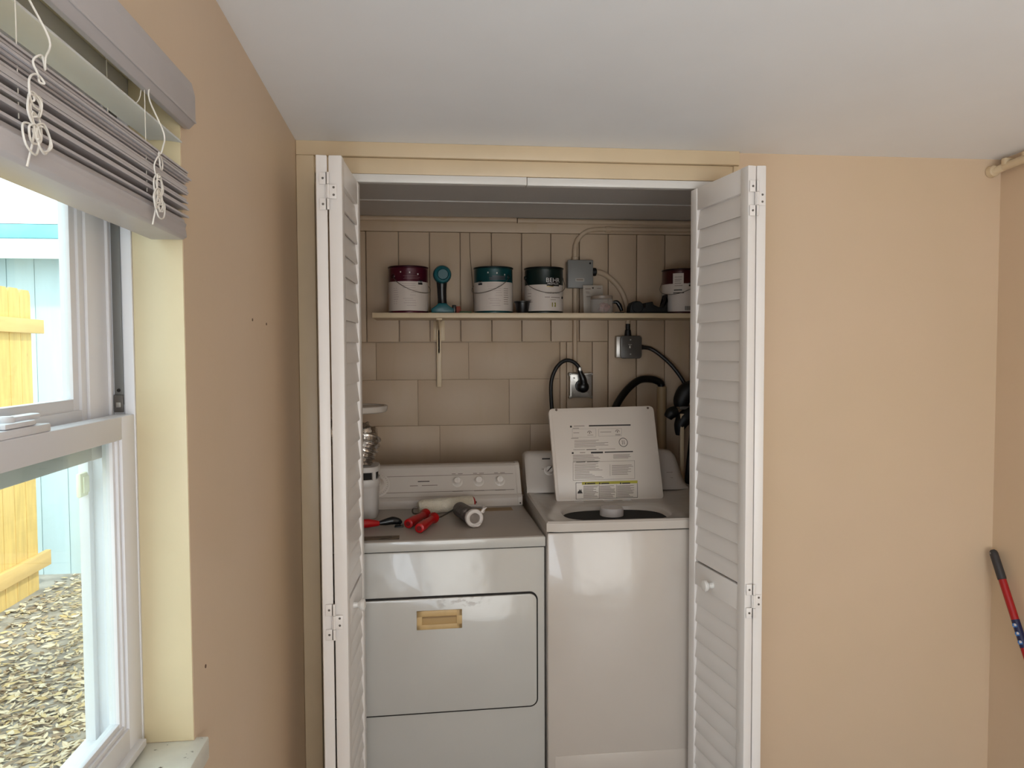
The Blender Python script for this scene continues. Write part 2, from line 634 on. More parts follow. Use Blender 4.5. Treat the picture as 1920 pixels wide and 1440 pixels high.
# ================================================================== BLIND
bl = thing('window_blind', 'grey-white slat blind gathered up at the top of the window', 'blind', (-.42, .905, 1.69))
bl0, bl1 = WY0 + .012, WY1 - .008
v = MB()
prof = [(-.378, 1.868), (-.374, 1.872), (-.374, 1.915), (-.379, 1.935), (-.392, 1.942), (-.392, 1.930), (-.386, 1.925), (-.383, 1.912), (-.383, 1.880), (-.388, 1.872), (-.392, 1.868), (-.392, 1.862), (-.384, 1.862)]
v.prism(prof, bl0 - .02, WY1 + .012, 'xz', bev=.0008)
v.box(-.3745, -.3728, bl0 - .02, WY1 + .0115, 1.8705, 1.8745, .0007)
v.box(-.3925, -.380, WY1 + .0085, WY1 + .0118, 1.866, 1.936, .001)
v.build('valance', blind_m, bl)
h = MB()
h.box(-.411, -.3935, bl0, bl1, 1.906, 1.931, .002)
h.build('headrail', jamb_m, bl)


def slat(mb, zc, dz=0.0, xo=0.0, tilt=0.0, yo=0.0, m=None, wid=.05):
    """thin, slightly crowned slat running along the window"""
    n = 6
    top, bot = [], []
    for k in range(n + 1):
        s = k / n - .5
        x = -.412 + xo + s * wid
        z = zc + .0018 * (1 - 4 * s * s) + tilt * s
        top.append((x, z + .0014))
        bot.append((x, z - .0014))
    mb.prism(top + bot[::-1], bl0 + yo, bl1 + yo, 'xz', m=m)


backlit_slat_m = mat('backlit_translucent_slat', (238, 240, 240), .4, var=.02, scale=20)  # same vinyl as the stack, whitened so this slat looks backlit
one = MB()
slat(one, 1.8375, tilt=-.003, xo=-.003)
one.build('slat', backlit_slat_m, bl)
st = MB()
z = 1.7115
ri = random.Random(4)
for i in range(22):
    big = i in (4, 7, 10, 15)
    slat(st, z, xo=ri.uniform(-.003, .006) + (.003 if i > 14 else 0), tilt=ri.uniform(-.004, .001) - (.004 if big else 0), yo=ri.uniform(-.004, .003) + (.006 if i > 14 else 0))
    z += .0032 + (.0024 if big else 0)
so2 = st.build('slat_stack', blind_m, bl)
br = MB()
br.prism([(-.437, 1.681), (-.388, 1.681), (-.382, 1.685), (-.384, 1.699), (-.382, 1.705), (-.386, 1.7085), (-.437, 1.7085)], bl0, bl1 - .01, 'xz', bev=.001)
br.build('bottom_rail', blind_m, bl)


def translucent(m, amount):
    nt = m.node_tree
    b = nt.nodes['Principled BSDF']
    out = [n for n in nt.nodes if n.type == 'OUTPUT_MATERIAL'][0]
    tl = nt.nodes.new('ShaderNodeBsdfTranslucent')
    tl.inputs[0].default_value = (.9, .93, .95, 1)
    mx = nt.nodes.new('ShaderNodeMixShader')
    mx.inputs[0].default_value = amount
    nt.links.new(b.outputs[0], mx.inputs[1])
    nt.links.new(tl.outputs[0], mx.inputs[2])
    nt.links.new(mx.outputs[0], out.inputs[0])


translucent(backlit_slat_m, .5)


def tangle(mb, yc, seed, n=64):
    r = random.Random(seed)
    pts = [(-.382, yc, 1.868), (-.383, yc + .003, 1.85), (-.376, yc + .035, 1.815), (-.373, yc + .02, 1.79)]
    for k in range(n):
        t = k / n
        a = k * 1.15
        rad = .0145 * (.55 + .55 * math.sin(k * .7 + seed))
        pts.append((-.3745 + r.uniform(-.0015, .0015) , yc + .004 + rad * 1.25 * math.cos(a) + .008 * math.sin(k * .31), 1.785 - .075 * abs(math.sin(t * 2.6)) + rad * 1.1 * math.sin(a) - .005))
    pts.append((-.3745, yc - .002, 1.715))
    pts.append((-.380, yc - .006, 1.679))
    mb.tube(pts, .0011, 6, sub=5)


for yc, sd in ((1.085, 3), (.765, 8)):
    cdm = MB()
    tangle(cdm, yc, sd)
    cdm.tube([(-.3925, yc, 1.866), (-.4, yc, 1.845), (-.435, yc, 1.84)], .0007, 5, sub=4)
    cdm.tube([(-.437, yc, 1.925), (-.437, yc, 1.72)], .0006, 5, sub=2)
    cdm.tube([(-.387, yc - .004, 1.925), (-.387, yc - .004, 1.724)], .0006, 5, sub=2)
    cdm.build('cord', cord_m, bl)

# ================================================================== BIFOLD DOORS
def frame_of(near, far, side):
    """matrix whose local x runs near->far along the panel, local y is thickness away from the room side, z up"""
    n, fr = Vector((near[0], near[1], 0)), Vector((far[0], far[1], 0))
    d = (fr - n).normalized()
    t = Vector((d.y, -d.x, 0)) * side
    return Matrix(((d.x, t.x, 0, n.x), (d.y, t.y, 0, n.y), (0, 0, 1, 0), (0, 0, 0, 1))), (fr - n).length


def louver_panel(near, far, side, name, parent, th, knob_at=None, hinge=True):
    M, L = frame_of(near, far, side)
    p = MB(M)
    z0, z1, stw = .012, 2.008, .040
    p.box(0, stw, 0, th, z0, z1, .0025)
    p.box(L - stw, L, 0, th, z0, z1, .004, seg=3)
    p.box(stw - .001, L - stw + .001, .002, th - .002, 1.940, z1 - .0005, .001)
    p.box(stw - .001, L - stw + .001, .002, th - .002, .766, .838, .001)
    p.box(stw - .001, L - stw + .001, .002, th - .002, z0, .13, .001)
    for za, zb, n in ((.842, 1.940, 19), (.13, .766, 11)):
        ph = (zb - za) / n
        for i in range(n):
            a = za + i * ph
            ov = .0035
            # slat leaning: lower edge towards the visible face, overlapping the one below
            if i == 0 and za > .5:
                ov = -.002
            poly = [(.0030, a - ov + .003), (.0045, a - ov), (.0095, a - ov + .001), (.0165, a + ph - .002), (.0145, a + ph + .001), (.0100, a + ph - .004)]
            t = [(yy, zz) for yy, zz in poly]
            p.prism(t, stw - .001, L - stw + .001, 'yz', M=None)
    o = p.build(name, door_m, parent)
    if knob_at:
        k = MB(M)
        k.lathe([(0, 0), (.0095, 0), (.0085, .006), (.0075, .012), (.011, .017), (.0165, .021), (.0175, .0265), (.0150, .031), (.008, .033), (0, .0335)], (knob_at[0], .002, knob_at[1]), (0, -1, 0), 28)
        k.build('knob', white_m, o)
    return o, M, L


def hinge(parent, xc, y, zlo, s, flip=False):
    """butterfly hinge lying across the two stile edges that face the room; s=+1: lead leaf on +x side"""
    h = MB()
    zh = .095
    if flip:
        s = -s
    h.cyl((xc, y - .003, zlo), (xc, y - .003, zlo + zh), .0036, seg=12, bev=.0008)
    for k in (.30, .68):
        h.cyl((xc, y - .003, zlo + zh * k - .0004), (xc, y - .003, zlo + zh * k + .0004), .0038, seg=12, m=screw_m)
    h.box(xc, xc + s * .022, y - .0022, y, zlo + zh * .30, zlo + zh * .68, .0004)
    h.box(xc, xc - s * .022, y - .0022, y, zlo + zh * .68, zlo + zh, .0004)
    h.box(xc, xc - s * .022, y - .0022, y, zlo, zlo + zh * .30, .0004)
    h.box(xc, xc - s * .006, y - .0022, y, zlo, zlo + zh, .0004)
    for dx, k in ((s * .014, .40), (s * .014, .60), (-s * .013, .84), (-s * .013, .15)):
        h.cyl((xc + dx, y - .0021, zlo + zh * k), (xc + dx, y - .0036, zlo + zh * k), .0032, .0026, seg=12, m=screw_m)
    h.build('hinge', door_m, parent)


d1 = thing('door_1', 'folded white louvred bifold door at the left of the closet', None, (-.256, 2.12, 0), kind='structure')
louver_panel((-.224, 1.962), (-.209, 2.290), -1, 'door_panel', d1, .034, (.112, .802))
louver_panel((-.289, 1.960), (-.338, 2.284), +1, 'door_panel', d1, .0282)
d2 = thing('door_2', 'folded white louvred bifold door at the right of the closet', None, (.887, 2.12, 0), kind='structure')
louver_panel((.863, 1.964), (.817, 2.290), +1, 'door_panel', d2, .0245, (.180, .795))
louver_panel((.9135, 1.963), (.953, 2.284), -1, 'door_panel', d2, .0255)
for z in (1.868, .750):
    hinge(d1, -.2585, 1.9585, z, 1)
for z in (1.871, .758):
    hinge(d2, .8878, 1.9615, z, -1, True)

t = MB()
t.box(-.338, .297, YB - .008, YB + .022, 2.016, 2.040, .0015)
tag(t.build('door_track', white_m), 'left length of the white metal track above the closet opening', 'track', 'bifold door tracks')
t = MB()
t.box(.299, .955, YB - .006, YB + .024, 2.0155, 2.0395, .0015)
tag(t.build('door_track', white_m), 'right length of the white metal track above the closet opening', 'track', 'bifold door tracks')

# ================================================================== DRYER
DZ = .915
RD = math.radians(1.4)
dry = thing('clothes_dryer', 'white front loading clothes dryer with tan handle, left of the washer', 'dryer', (.357, 2.333, 0), RD)
MD = Matrix.Translation((.357, 2.333, 0)) @ Matrix.Rotation(RD, 4, 'Z')
W_, D_ = .735, .70
c = MB(MD)
c.box(-W_, 0, .004, D_, .02, DZ - .037, .006)
c.box(-W_ + .004, -.004, .008, D_ - .01, DZ - .038, DZ - .033, m=gap_m)
for xx in (-W_ + .05, -.05):
    for yy in (.06, D_ - .06):
        c.cyl((xx, yy, 0), (xx, yy, .03), .018, seg=16, m=black_m)
c.build('cabinet', dryer_m, dry)
c = MB(MD)
c.box(-W_ - .001, .001, 0, D_, DZ - .0345, DZ, .006, seg=3)
c.build('top_panel', mat('dryer_top_enamel', (166, 156, 146), .35, var=.03, scale=9), dry)
c = MB(MD)
c.box(-W_ - .0012, .0012, -.0014, .003, DZ - .034, DZ - .003, .0012)
c.build('top_fascia', dryer_m, dry)
# door: rounded rectangle, seam ring
def rrect(x0, x1, z0, z1, r, n=8):
    pts = []
    for cx, cz, a0 in ((x1 - r, z1 - r, 0), (x0 + r, z1 - r, 90), (x0 + r, z0 + r, 180), (x1 - r, z0 + r, 270)):
        for k in range(n + 1):
            a = math.radians(a0 + 90 * k / n)
            pts.append((cx + r * math.cos(a), cz + r * math.sin(a)))
    return pts


c = MB(MD)
c.prism(rrect(-.7125, -.0240, .3595, .7350, .0265), -.0005, .006, 'xz')
c.build('door_seal', gap_m, dry)
c = MB(MD)
c.prism(rrect(-.708, -.0285, .365, .7295, .023), -.0055, .006, 'xz', bev=.0018)
overlay(dryer_door_m, (120, 106, 92), 42, .50, .60, (1, 1, 1.6), {'X': (-.33, -.20, .03), 'Z': (.700, .732, .006)}, .75)
ddoor = c.build('door', dryer_door_m, dry)
c = MB(MD)
hx0, hx1, hz0, hz1 = -.410, -.268, .632, .692
c.box(hx0, hx1, -.0085, -.005, hz0, hz0 + .016, .001)
c.box(hx0, hx1, -.0085, -.005, hz1 - .020, hz1, .001)
c.box(hx0, hx0 + .017, -.0085, -.005, hz0, hz1, .001)
c.box(hx1 - .017, hx1, -.0085, -.005, hz0, hz1, .001)
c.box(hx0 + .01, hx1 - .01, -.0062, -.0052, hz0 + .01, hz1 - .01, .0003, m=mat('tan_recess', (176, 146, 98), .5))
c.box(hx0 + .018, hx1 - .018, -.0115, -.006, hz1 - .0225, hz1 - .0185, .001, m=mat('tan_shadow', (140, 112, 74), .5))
tag(c.build('handle', tan_m, ddoor), 'tan recessed pull handle')
# console
c = MB(MD)
prof = [(.478, DZ), (.478, DZ + .030), (.490, DZ + .040), (.497, DZ + .042), (.560, DZ + .142), (.572, DZ + .150), (.60, DZ + .152), (.645, DZ + .14), (.645, DZ)]
c.prism(prof, -W_ + .004, -.006, 'yz', bev=.0012)
con = c.build('console', console_m, dry)
c = MB(MD)
for xa, xb in ((-W_ + .0, -W_ + .014), (-.020, -.002)):
    c = MB(MD)
    c.prism([(y_ - .002 if y_ < .5 else y_ + .001, z_ + .0015) for y_, z_ in prof[:-1]] + [(.646, DZ)], xa, xb, 'yz', bev=.0015)
    xx = (xa + xb) / 2
    c.cyl((xx, .477, DZ + .010), (xx, .4745, DZ + .010), .003, seg=10, m=gap_m)
    c.build('end_cap', console_m, con)
sl = (Vector((0, .560, DZ + .142)) - Vector((0, .497, DZ + .042)))
SLN = Vector((0, -sl.z, sl.y)).normalized()
SLU = sl.normalized()


def cpt(x, s, off=0.0):
    """point on the dryer console slope: s 0..1 from bottom to top"""
    return Vector((x, .497, DZ + .042)) + sl * s + SLN * off


def slope_bar(mb, x0, x1, s, w, off=.0004, m=None):
    a = [cpt(x0, s, off), cpt(x1, s, off), cpt(x1, s + w, off), cpt(x0, s + w, off)]
    mb.quad(a, m)


c = MB(MD)
for s in (.14, .70):
    slope_bar(c, -.70, -.03, s, .018)
slope_bar(c, -.6, -.55, .62, .02)
slope_bar(c, -.40, -.355, .50, .030, m=print_m)
slope_bar(c, -.43, -.40, .36, .024)
slope_bar(c, -.385, -.325, .36, .024)
for kx in (-.249, -.166, -.084):
    slope_bar(c, kx - .020, kx - .005, .86 - .12, .022)
    slope_bar(c, kx + .004, kx + .022, .86 - .12, .022)
    slope_bar(c, kx - .02, kx + .02, .13, .025)
c.build('printing', grey_print_m, con)
for kx in (-.249, -.166, -.084):
    k = MB(MD)
    k.lathe([(0, 0), (.0205, 0), (.0205, .002), (.0170, .004), (.0150, .006), (.0135, .018), (.012, .021), (0, .0215)], cpt(kx, .46), SLN, 28)
    k.box(-.0012, .0012, -.0125, .0125, .0205, .0232, .0005, M=Matrix.Translation(cpt(kx, .46)) @ SLN.to_track_quat('Z', 'Y').to_matrix().to_4x4())
    k.build('knob', mat('knob_plastic', (222, 214, 206), .35), con)
k = MB(MD)
k.lathe([(0, 0), (.050, 0), (.050, .0018), (.044, .003), (.043, .0018), (.036, .0018), (.035, .0035), (.030, .0035), (.0285, .006), (.020, .018), (.018, .022), (0, .0225)], cpt(-.555, .44), SLN, 40)
k.build('timer_dial', console_m, con)
c = MB(MD)
for a in range(30):
    an = a * math.tau / 30
    p0 = cpt(-.555 + .0385 * math.cos(an), .44, .0022) + SLU * .0385 * math.sin(an)
    p1 = cpt(-.555 + .0425 * math.cos(an), .44, .0022) + SLU * .0425 * math.sin(an)
    c.tube([p0, p1], .0006, 4, sub=1)
c.build('dial_marks', grey_print_m, con)
# stickers on the top
c = MB(MD)
c.box(-.215, -.050, .395, .450, DZ, DZ + .0006)
c.build('sticker', mat('brown_sticker', (150, 122, 84), .6, var=.15, scale=20), dry)
c = MB(MD)
c.box(-.64, -.462, .020, .070, DZ, DZ + .0006)
overlay(mat('worn_sticker', (120, 104, 86), .6, var=.1, scale=20), (48, 38, 32), 25, .5, .56, (1, 5, 1), None, .9)
c.build('sticker', MATS['worn_sticker'], dry)

# ================================================================== WASHER
WZ = .962
wx0, wx1, wy0, wy1 = .3605, 1.046, 2.312, 2.985
wa = thing('washing_machine', 'white top loading washing machine with its lid raised', 'washer', (.70, 2.65, 0))
c = MB()
c.box(wx0 + .002, wx1 - .002, wy0 + .005, wy1, .02, WZ - .036, .006)
c.box(wx0 + .008, wx1 - .008, wy0 + .010, wy1 - .01, WZ - .037, WZ - .032, m=gap_m)
for xx in (wx0 + .05, wx1 - .05):
    for yy in (wy0 + .06, wy1 - .06):
        c.cyl((xx, yy, 0), (xx, yy, .03), .018, seg=16, m=black_m)
c.build('cabinet', washer_m, wa)
c = MB()
c.box(wx0 + .025, wx1 - .012, wy0 + .0035, wy0 + .007, .06, .198, .0012)
c.build('kick_panel', washer_m, wa)
# top with an opening: grid ring between outer rectangle and round-cornered opening
t = bmesh.new()
ocx, ocy, ohx, ohy = .628, 2.500, .182, .118
N_ = 64
loops = []


def ring(fn):
    loops.append([t.verts.new(fn(2 * math.pi * k / N_)) for k in range(N_)])


def rectpt(a, x0, x1, y0, y1, z, cx=None, cy=None):
    cx = (x0 + x1) / 2 if cx is None else cx
    cy = (y0 + y1) / 2 if cy is None else cy
    dx, dy = math.cos(a), math.sin(a)
    s = 1e9
    if dx > 1e-9: s = min(s, (x1 - cx) / dx)
    if dx < -1e-9: s = min(s, (x0 - cx) / dx)
    if dy > 1e-9: s = min(s, (y1 - cy) / dy)
    if dy < -1e-9: s = min(s, (y0 - cy) / dy)
    return Vector((cx + dx * s, cy + dy * s, z))


def supe(a, hx, hy, z, n=4.0):
    ca, sa = math.cos(a), math.sin(a)
    s = (abs(ca) ** n + abs(sa) ** n) ** (-1 / n)
    return Vector((ocx + hx * s * ca, ocy + hy * s * sa, z))


ring(lambda a: rectpt(a, wx0, wx1, wy0, wy1, WZ - .0325, ocx, ocy))
ring(lambda a: rectpt(a, wx0, wx1, wy0, wy1, WZ - .006, ocx, ocy))
ring(lambda a: rectpt(a, wx0 + .006, wx1 - .006, wy0 + .006, wy1 - .006, WZ, ocx, ocy))
ring(lambda a: rectpt(a, wx0 + .024, wx1 - .024, wy0 + .020, wy1 - .02, WZ - .001, ocx, ocy))
ring(lambda a: supe(a, ohx + .045, ohy + .030, WZ - .012, 6))
ring(lambda a: supe(a, ohx + .008, ohy + .008, WZ - .014, 3.2))
ring(lambda a: supe(a, ohx, ohy, WZ - .020, 3.0))
ring(lambda a: supe(a, ohx - .006, ohy - .004, WZ - .040, 2.6))
for a, b in zip(loops[:-1], loops[1:]):
    for k in range(N_):
        t.faces.new((a[k], a[(k + 1) % N_], b[(k + 1) % N_], b[k]))
c = MB()
c._commit(t, None)
c.build('top_deck', washer_m, wa)
c = MB()
c.lathe([(0, .35), (.23, .35), (.24, .40), (.24, WZ - .07), (.22, WZ - .062), (.205, WZ - .062), (.205, WZ - .075), (.225, WZ - .09), (.225, .42), (0, .40)], (ocx + .02, ocy + .08, 0), seg=48)
c.build('tub', mat('dark_tub', (60, 56, 52), .4, metal=.2), wa)
c = MB()
c.lathe([(0, .42), (.16, .42), (.10, .5), (.055, .56), (.048, .80), (.042, .900), (.041, .952), (.038, .957), (.0, .959)], (ocx - .003, ocy + .035, 0), seg=36)
for k in range(4):
    a = k * math.pi / 2 + .4
    c.box(.03, .12, -.006, .006, .45, .75, .003, M=Matrix.Translation((ocx - .003, ocy + .02, 0)) @ Matrix.Rotation(a, 4, 'Z'))
c.build('agitator', mat('agitator_grey', (196, 190, 188), .4), wa)
# console
c = MB()
t = bmesh.new()
sec = []
yz = [(2.818, WZ - .002), (2.822, WZ + .020), (2.845, WZ + .045), (2.885, WZ + .125), (2.897, WZ + .140), (2.915, WZ + .146), (2.965, WZ + .142), (2.972, WZ - .002)]
for x, zs in ((.362, .90), (.368, .965), (.378, 1.0), (.930, 1.0), (.955, .975), (.975, .86), (.998, .45), (1.008, .28)):
    sec.append([t.verts.new((x, y if y > 2.9 else y + (1 - zs) * .02, WZ - .002 + (zz - WZ + .002) * zs)) for y, zz in yz])
for a, b in zip(sec[:-1], sec[1:]):
    for k in range(len(yz)):
        t.faces.new((a[k], a[(k + 1) % len(yz)], b[(k + 1) % len(yz)], b[k]))
t.faces.new(sec[0])
t.faces.new(sec[-1][::-1])
c._commit(t, None)
wcon = c.build('console', washer_m, wa)
k = MB()
n = Vector((0, -.08, .04)).normalized()
kp = Vector((.4545, 2.862, WZ + .077))
k.lathe([(0, 0), (.020, 0), (.020, .003), (.0165, .005), (.014, .016), (.012, .018), (0, .0185)], kp, n, 28)
k.box(-.0016, .0016, -.013, .013, .0175, .021, .0005, m=print_m, M=Matrix.Translation(kp) @ n.to_track_quat('Z', 'Y').to_matrix().to_4x4() @ Matrix.Rotation(-.75, 4, 'Z'))
k.build('knob', MATS['knob_plastic'], wcon)
c = MB()
for x0, x1, zz, hh, mm in ((.430, .462, .118, .005, print_m), (.425, .436, .082, .002, None), (.44, .475, .028, .002, None), (.925, .950, .06, .0018, None), (.925, .948, .04, .0018, None)):
    yy = 2.845 + (zz - .045) / .08 * .04
    c.quad([(x0, yy - .0012, WZ + zz), (x1, yy - .0012, WZ + zz), (x1, yy - .0010 + hh * .5, WZ + zz + hh), (x0, yy - .0010 + hh * .5, WZ + zz + hh)], mm)
c.build('printing', grey_print_m, wcon)

# lid: plate spanned by its corners, leaning back
LBL, LBR = Vector((.4545, 2.690, .942)), Vector((.8635, 2.690, .948))
LTL, LTR = Vector((.4385, 2.775, 1.2885)), Vector((.8430, 2.775, 1.2955))
LU = (LBR - LBL)
LV = (LTL - LBL)
LN = LU.cross(LV).normalized()
if LN.y > 0:
    LN = -LN
ML = Matrix(((LU.normalized().x, LV.normalized().x, LN.x, LBL.x), (LU.normalized().y, LV.normalized().y, LN.y, LBL.y), (LU.normalized().z, LV.normalized().z, LN.z, LBL.z), (0, 0, 0, 1)))
lw, lh = LU.length, LV.length
c = MB(ML)
c.prism(rrect(0, lw, 0, lh, .018, 6), -.020, 0, 'xy', bev=.003)
c.box(.012, lw - .012, .014, lh - .012, 0, .0012, .001)
lid_m = mat('lid_enamel', (206, 194, 182), .3, var=.02, scale=5)
overlay(lid_m, (52, 34, 24), 60, .60, .64, (1, 1, 1), {'X': (.375, .43, .006), 'Y': (-.2, .2, .01)}, .9)
lid = c.build('lid', lid_m, wa)


def lp(px, py):
    """photo-measured print position -> lid plane metres"""
    f0 = (py - 763) / 182
    xl, xr = 1028 + 14 * f0, 1225 + 18 * f0
    u = (px - xl) / (xr - xl)
    yt, yb = 766 - 6 * u, 948 - 6 * u
    return u * lw, (yb - py) / (yb - yt) * lh


def bar(mb, x0, y0, x1, y1, m=None, z=.0016):
    a, b, cc, d = lp(x0, y1), lp(x1, y1 - (x1 - x0) * .02), lp(x1, y0 - (x1 - x0) * .02), lp(x0, y0)
    mb.quad([(a[0], a[1], z), (b[0], b[1], z), (cc[0], cc[1], z), (d[0], d[1], z)], m)


c = MB(ML)
g = None
for q in ((1103, 798.3, 1181, 801), (1106.5, 850, 1129, 853.3), (1132, 849.8, 1185, 852)):
    bar(c, *q, m=print_m)
for q in ((1068, 799.5, 1071.5, 803), (1071, 850.5, 1074.5, 854)):
    bar(c, *q, m=print_m)


def outline(x0, y0, x1, y1, w_=.6, m=None):
    bar(c, x0, y0, x1, y0 + w_, m)
    bar(c, x0, y1, x1, y1 + w_, m)
    bar(c, x0, y0, x0 + w_, y1, m)
    # right side follows the slope
    bar(c, x1 - w_, y0 - (x1 - x0) * .02, x1, y1 - (x1 - x0) * .02, m)


outline(1072, 806, 1116, 822, .35)
outline(1121, 805.5, 1164, 820, .35)
outline(1073, 869.5, 1188, 904)
outline(1078, 908.5, 1193, 939.5, .8, m=print_m)
bar(c, 1141.5, 874, 1142.1, 896)
rr = random.Random(11)


def lines(x0, x1, y0, y1, step, th, m=None, jag=.3):
    y = y0
    while y < y1:
        xe = x1 - rr.random() * jag * (x1 - x0)
        bar(c, x0, y, xe, y + th, m)
        y += step


lines(1075, 1098, 799.6, 801, 3, 1.2)
lines(1073, 1087, 804.0, 805, 3, 1.0)
lines(1074, 1089, 813, 814, 3, 1.0)
lines(1124, 1148, 811.5, 812.5, 3, 1.0)
lines(1100, 1111, 817.5, 818, 2, .8, jag=0)
lines(1152, 1162, 816, 818, 1.6, .8, jag=0)
lines(1070, 1086, 823.5, 824, 3, 1.1)
lines(1076, 1142, 828, 842, 2.5, .8, jag=.5)
lines(1074, 1096, 845.6, 846, 2, .9, jag=0)
lines(1098, 1117, 845.2, 846, 2, 1.3, jag=0, m=print_m)
lines(1121, 1152, 844.7, 845, 2, .8, jag=0)
lines(1086, 1096, 851, 852, 2, 1.2, jag=0)
lines(1073, 1124, 856, 868, 2.4, .9, jag=.4)
lines(1148, 1181, 855.5, 864, 2.2, .9, jag=.3)
lines(1079, 1096, 869, 870, 2, 1.4, jag=0, m=print_m)
lines(1099, 1120, 868.7, 869, 2, 1.4, jag=0, m=print_m)
lines(1076, 1137, 873, 902, 2.5, .8, jag=.55)
lines(1145, 1186, 876, 894, 2.5, .9, jag=.3)
for xa, xb in ((1092, 1120), (1122, 1152), (1155, 1188)):
    lines(xa, xb, 915, 938, 2.1, 1.0, m=grey_print_m, jag=.35)
ye = mat('yellow_warning_print', (168, 158, 52), .6)
bar(c, 1089.5, 907.5, 1193, 912.8, m=ye, z=.0018)
for xx in (1095, 1121, 1160):
    bar(c, xx, 909, xx + 2.5, 912, m=print_m, z=.0021)
    bar(c, xx + 4, 909.5, xx + 19, 911.7, m=print_m, z=.0021)
for xx in (1120.8, 1153.5):
    bar(c, xx, 913, xx + .6, 938.5, m=print_m)
# small flame / fire pictogram and the circled mark
fx, fy = lp(1085.5, 926)
c.prism([(fx - .010, fy - .006), (fx + .010, fy - .006), (fx + .007, fy + .001), (fx + .006, fy + .011), (fx + .002, fy + .004), (fx - .001, fy + .010), (fx - .004, fy + .003), (fx - .007, fy + .002)], .0014, .0018, 'xy', m=print_m)
cx_, cy_ = lp(1167, 832)
seg = 40
for k in range(seg):
    a0, a1 = k * math.tau / seg, (k + .96) * math.tau / seg
    c.quad([(cx_ + r_ * math.cos(a), cy_ + r_ * math.sin(a), .0017) for r_, a in ((.0150, a0), (.0172, a0), (.0172, a1), (.0150, a1))], print_m)
for dx in (-.0035, .0030):
    c.quad([(cx_ + dx - .0009, cy_ - .008, .0017), (cx_ + dx + .0009, cy_ - .008, .0017), (cx_ + dx + .0009, cy_ + .008, .0017), (cx_ + dx - .0009, cy_ + .008, .0017)], print_m)
for pxx, pyy in ((1104, 812), (1156, 810)):
    ax_, ay_ = lp(pxx, pyy)
    for k in range(14):
        a0, a1 = k * math.pi / 14, (k + 1) * math.pi / 14
        c.quad([(ax_ + r_ * math.cos(a), ay_ - .003 + r_ * math.sin(a), .0017) for r_, a in ((.006, a0), (.0085, a0), (.0085, a1), (.006, a1))], grey_print_m)
    c.quad([(ax_ - .002, ay_ - .006, .0017), (ax_ + .002, ay_ - .006, .0017), (ax_ + .002, ay_ + .001, .0017), (ax_ - .002, ay_ + .001, .0017)], grey_print_m)
c.build('printed_instructions', grey_print_m, lid, smooth=False)
for pxx, pyy in ((1043, 768.5), (1214, 764.5)):
    c = MB(ML)
    ax_, ay_ = lp(pxx, pyy)
    c.cyl((ax_, ay_, .0005), (ax_, ay_, .004), .0045, .0035, seg=14)
    c.build('bumper', mat('brown_rubber', (92, 72, 60), .6), lid)
for xx in (.52, .63, .70):
    c = MB()
    c.box(xx, xx + .035, 2.672, 2.70, .938, .952, .002)
    c.build('lid_hinge', mat('hinge_white', (206, 200, 196), .4), wa)

# ================================================================== THINGS ON THE DRYER
bk = thing('vent_bucket', 'white plastic lint bucket with black side openings on the dryer', 'bucket', (-.270, 2.705, DZ))
c = MB()
bc = (-.270, 2.705, DZ + .0006)
c.lathe([(0, 0), (.072, 0), (.074, .004), (.0775, .108), (.079, .113), (.0805, .116), (.0805, .134), (.079, .140), (.076, .1405), (.0, .1405)], bc, seg=64, sq=4)
c.build('body', mat('bucket_white', (206, 202, 198), .35), bk)
c = MB()
c.lathe([(0, .140), (.074, .140), (.074, .168), (0, .168)], bc, seg=64, sq=4)
c.build('opening_liner', gap_m, bk)
c = MB()
c.lathe([(0, .166), (.080, .166), (.0805, .170), (.0805, .180), (.078, .184), (.04, .186), (0, .186)], bc, seg=64, sq=4)
for k in range(4):
    a = math.pi / 4 + k * math.pi / 2
    n4 = (abs(math.cos(a)) ** 4 + abs(math.sin(a)) ** 4) ** -.25
    x_, y_ = bc[0] + .0775 * n4 * math.cos(a), bc[1] + .0775 * n4 * math.sin(a)
    c.box(-.004, .004, -.007, .007, .136, .170, .002, M=Matrix.Translation((x_, y_, bc[2])) @ Matrix.Rotation(a, 4, 'Z'))
c.build('cap', MATS['bucket_white'], bk)
c = MB()
c.tube([(-.262, 2.705, DZ + .1900), (-.256, 2.708, DZ + .225), (-.243, 2.715, DZ + .265), (-.250, 2.725, DZ + .285), (-.30, 2.735, DZ + .298), (-.365, 2.74, DZ + .300)], [.047, .053, .054, .052, .050, .050], 28, sub=26, rib=(13, .0085))
tag(c.build('foil_duct', foil_m), 'crinkled silver foil duct rising from the white bucket', 'duct')
c = MB()
c.lathe([(0, 0), (.108, 0), (.113, .003), (.116, .012), (.116, .022), (.112, .0245), (.104, .0245), (.102, .020), (0, .020)], (-.276, 2.74, 1.287), seg=56)
c.box(CL, -.30, 2.70, 2.78, 1.283, 1.292, .002)
tag(c.build('round_tray', mat('tray_white', (196, 188, 178), .4)), 'round white plastic disc on the closet side wall above the foil duct', 'tray')

sc_ = thing('putty_scraper', 'scraper with red handle and black head lying beside the white bucket', 'scraper', (-.17, 2.52, DZ))
c = MB()
c.tube([(-.300, 2.475, DZ + .018), (-.255, 2.487, DZ + .019), (-.215, 2.500, DZ + .018), (-.180, 2.512, DZ + .014)], [.010, .016, .015, .008], 16)
c.build('handle', red_m, sc_)
c = MB()
c.tube([(-.182, 2.512, DZ + .014), (-.160, 2.520, DZ + .016), (-.135, 2.526, DZ + .019), (-.115, 2.528, DZ + .015), (-.106, 2.526, DZ + .008)], [.006, .011, .014, .011, .005], 14)
c.box(-.128, -.098, 2.500, 2.545, DZ + .001, DZ + .004, .001)
c.build('head', blackp_m, sc_)

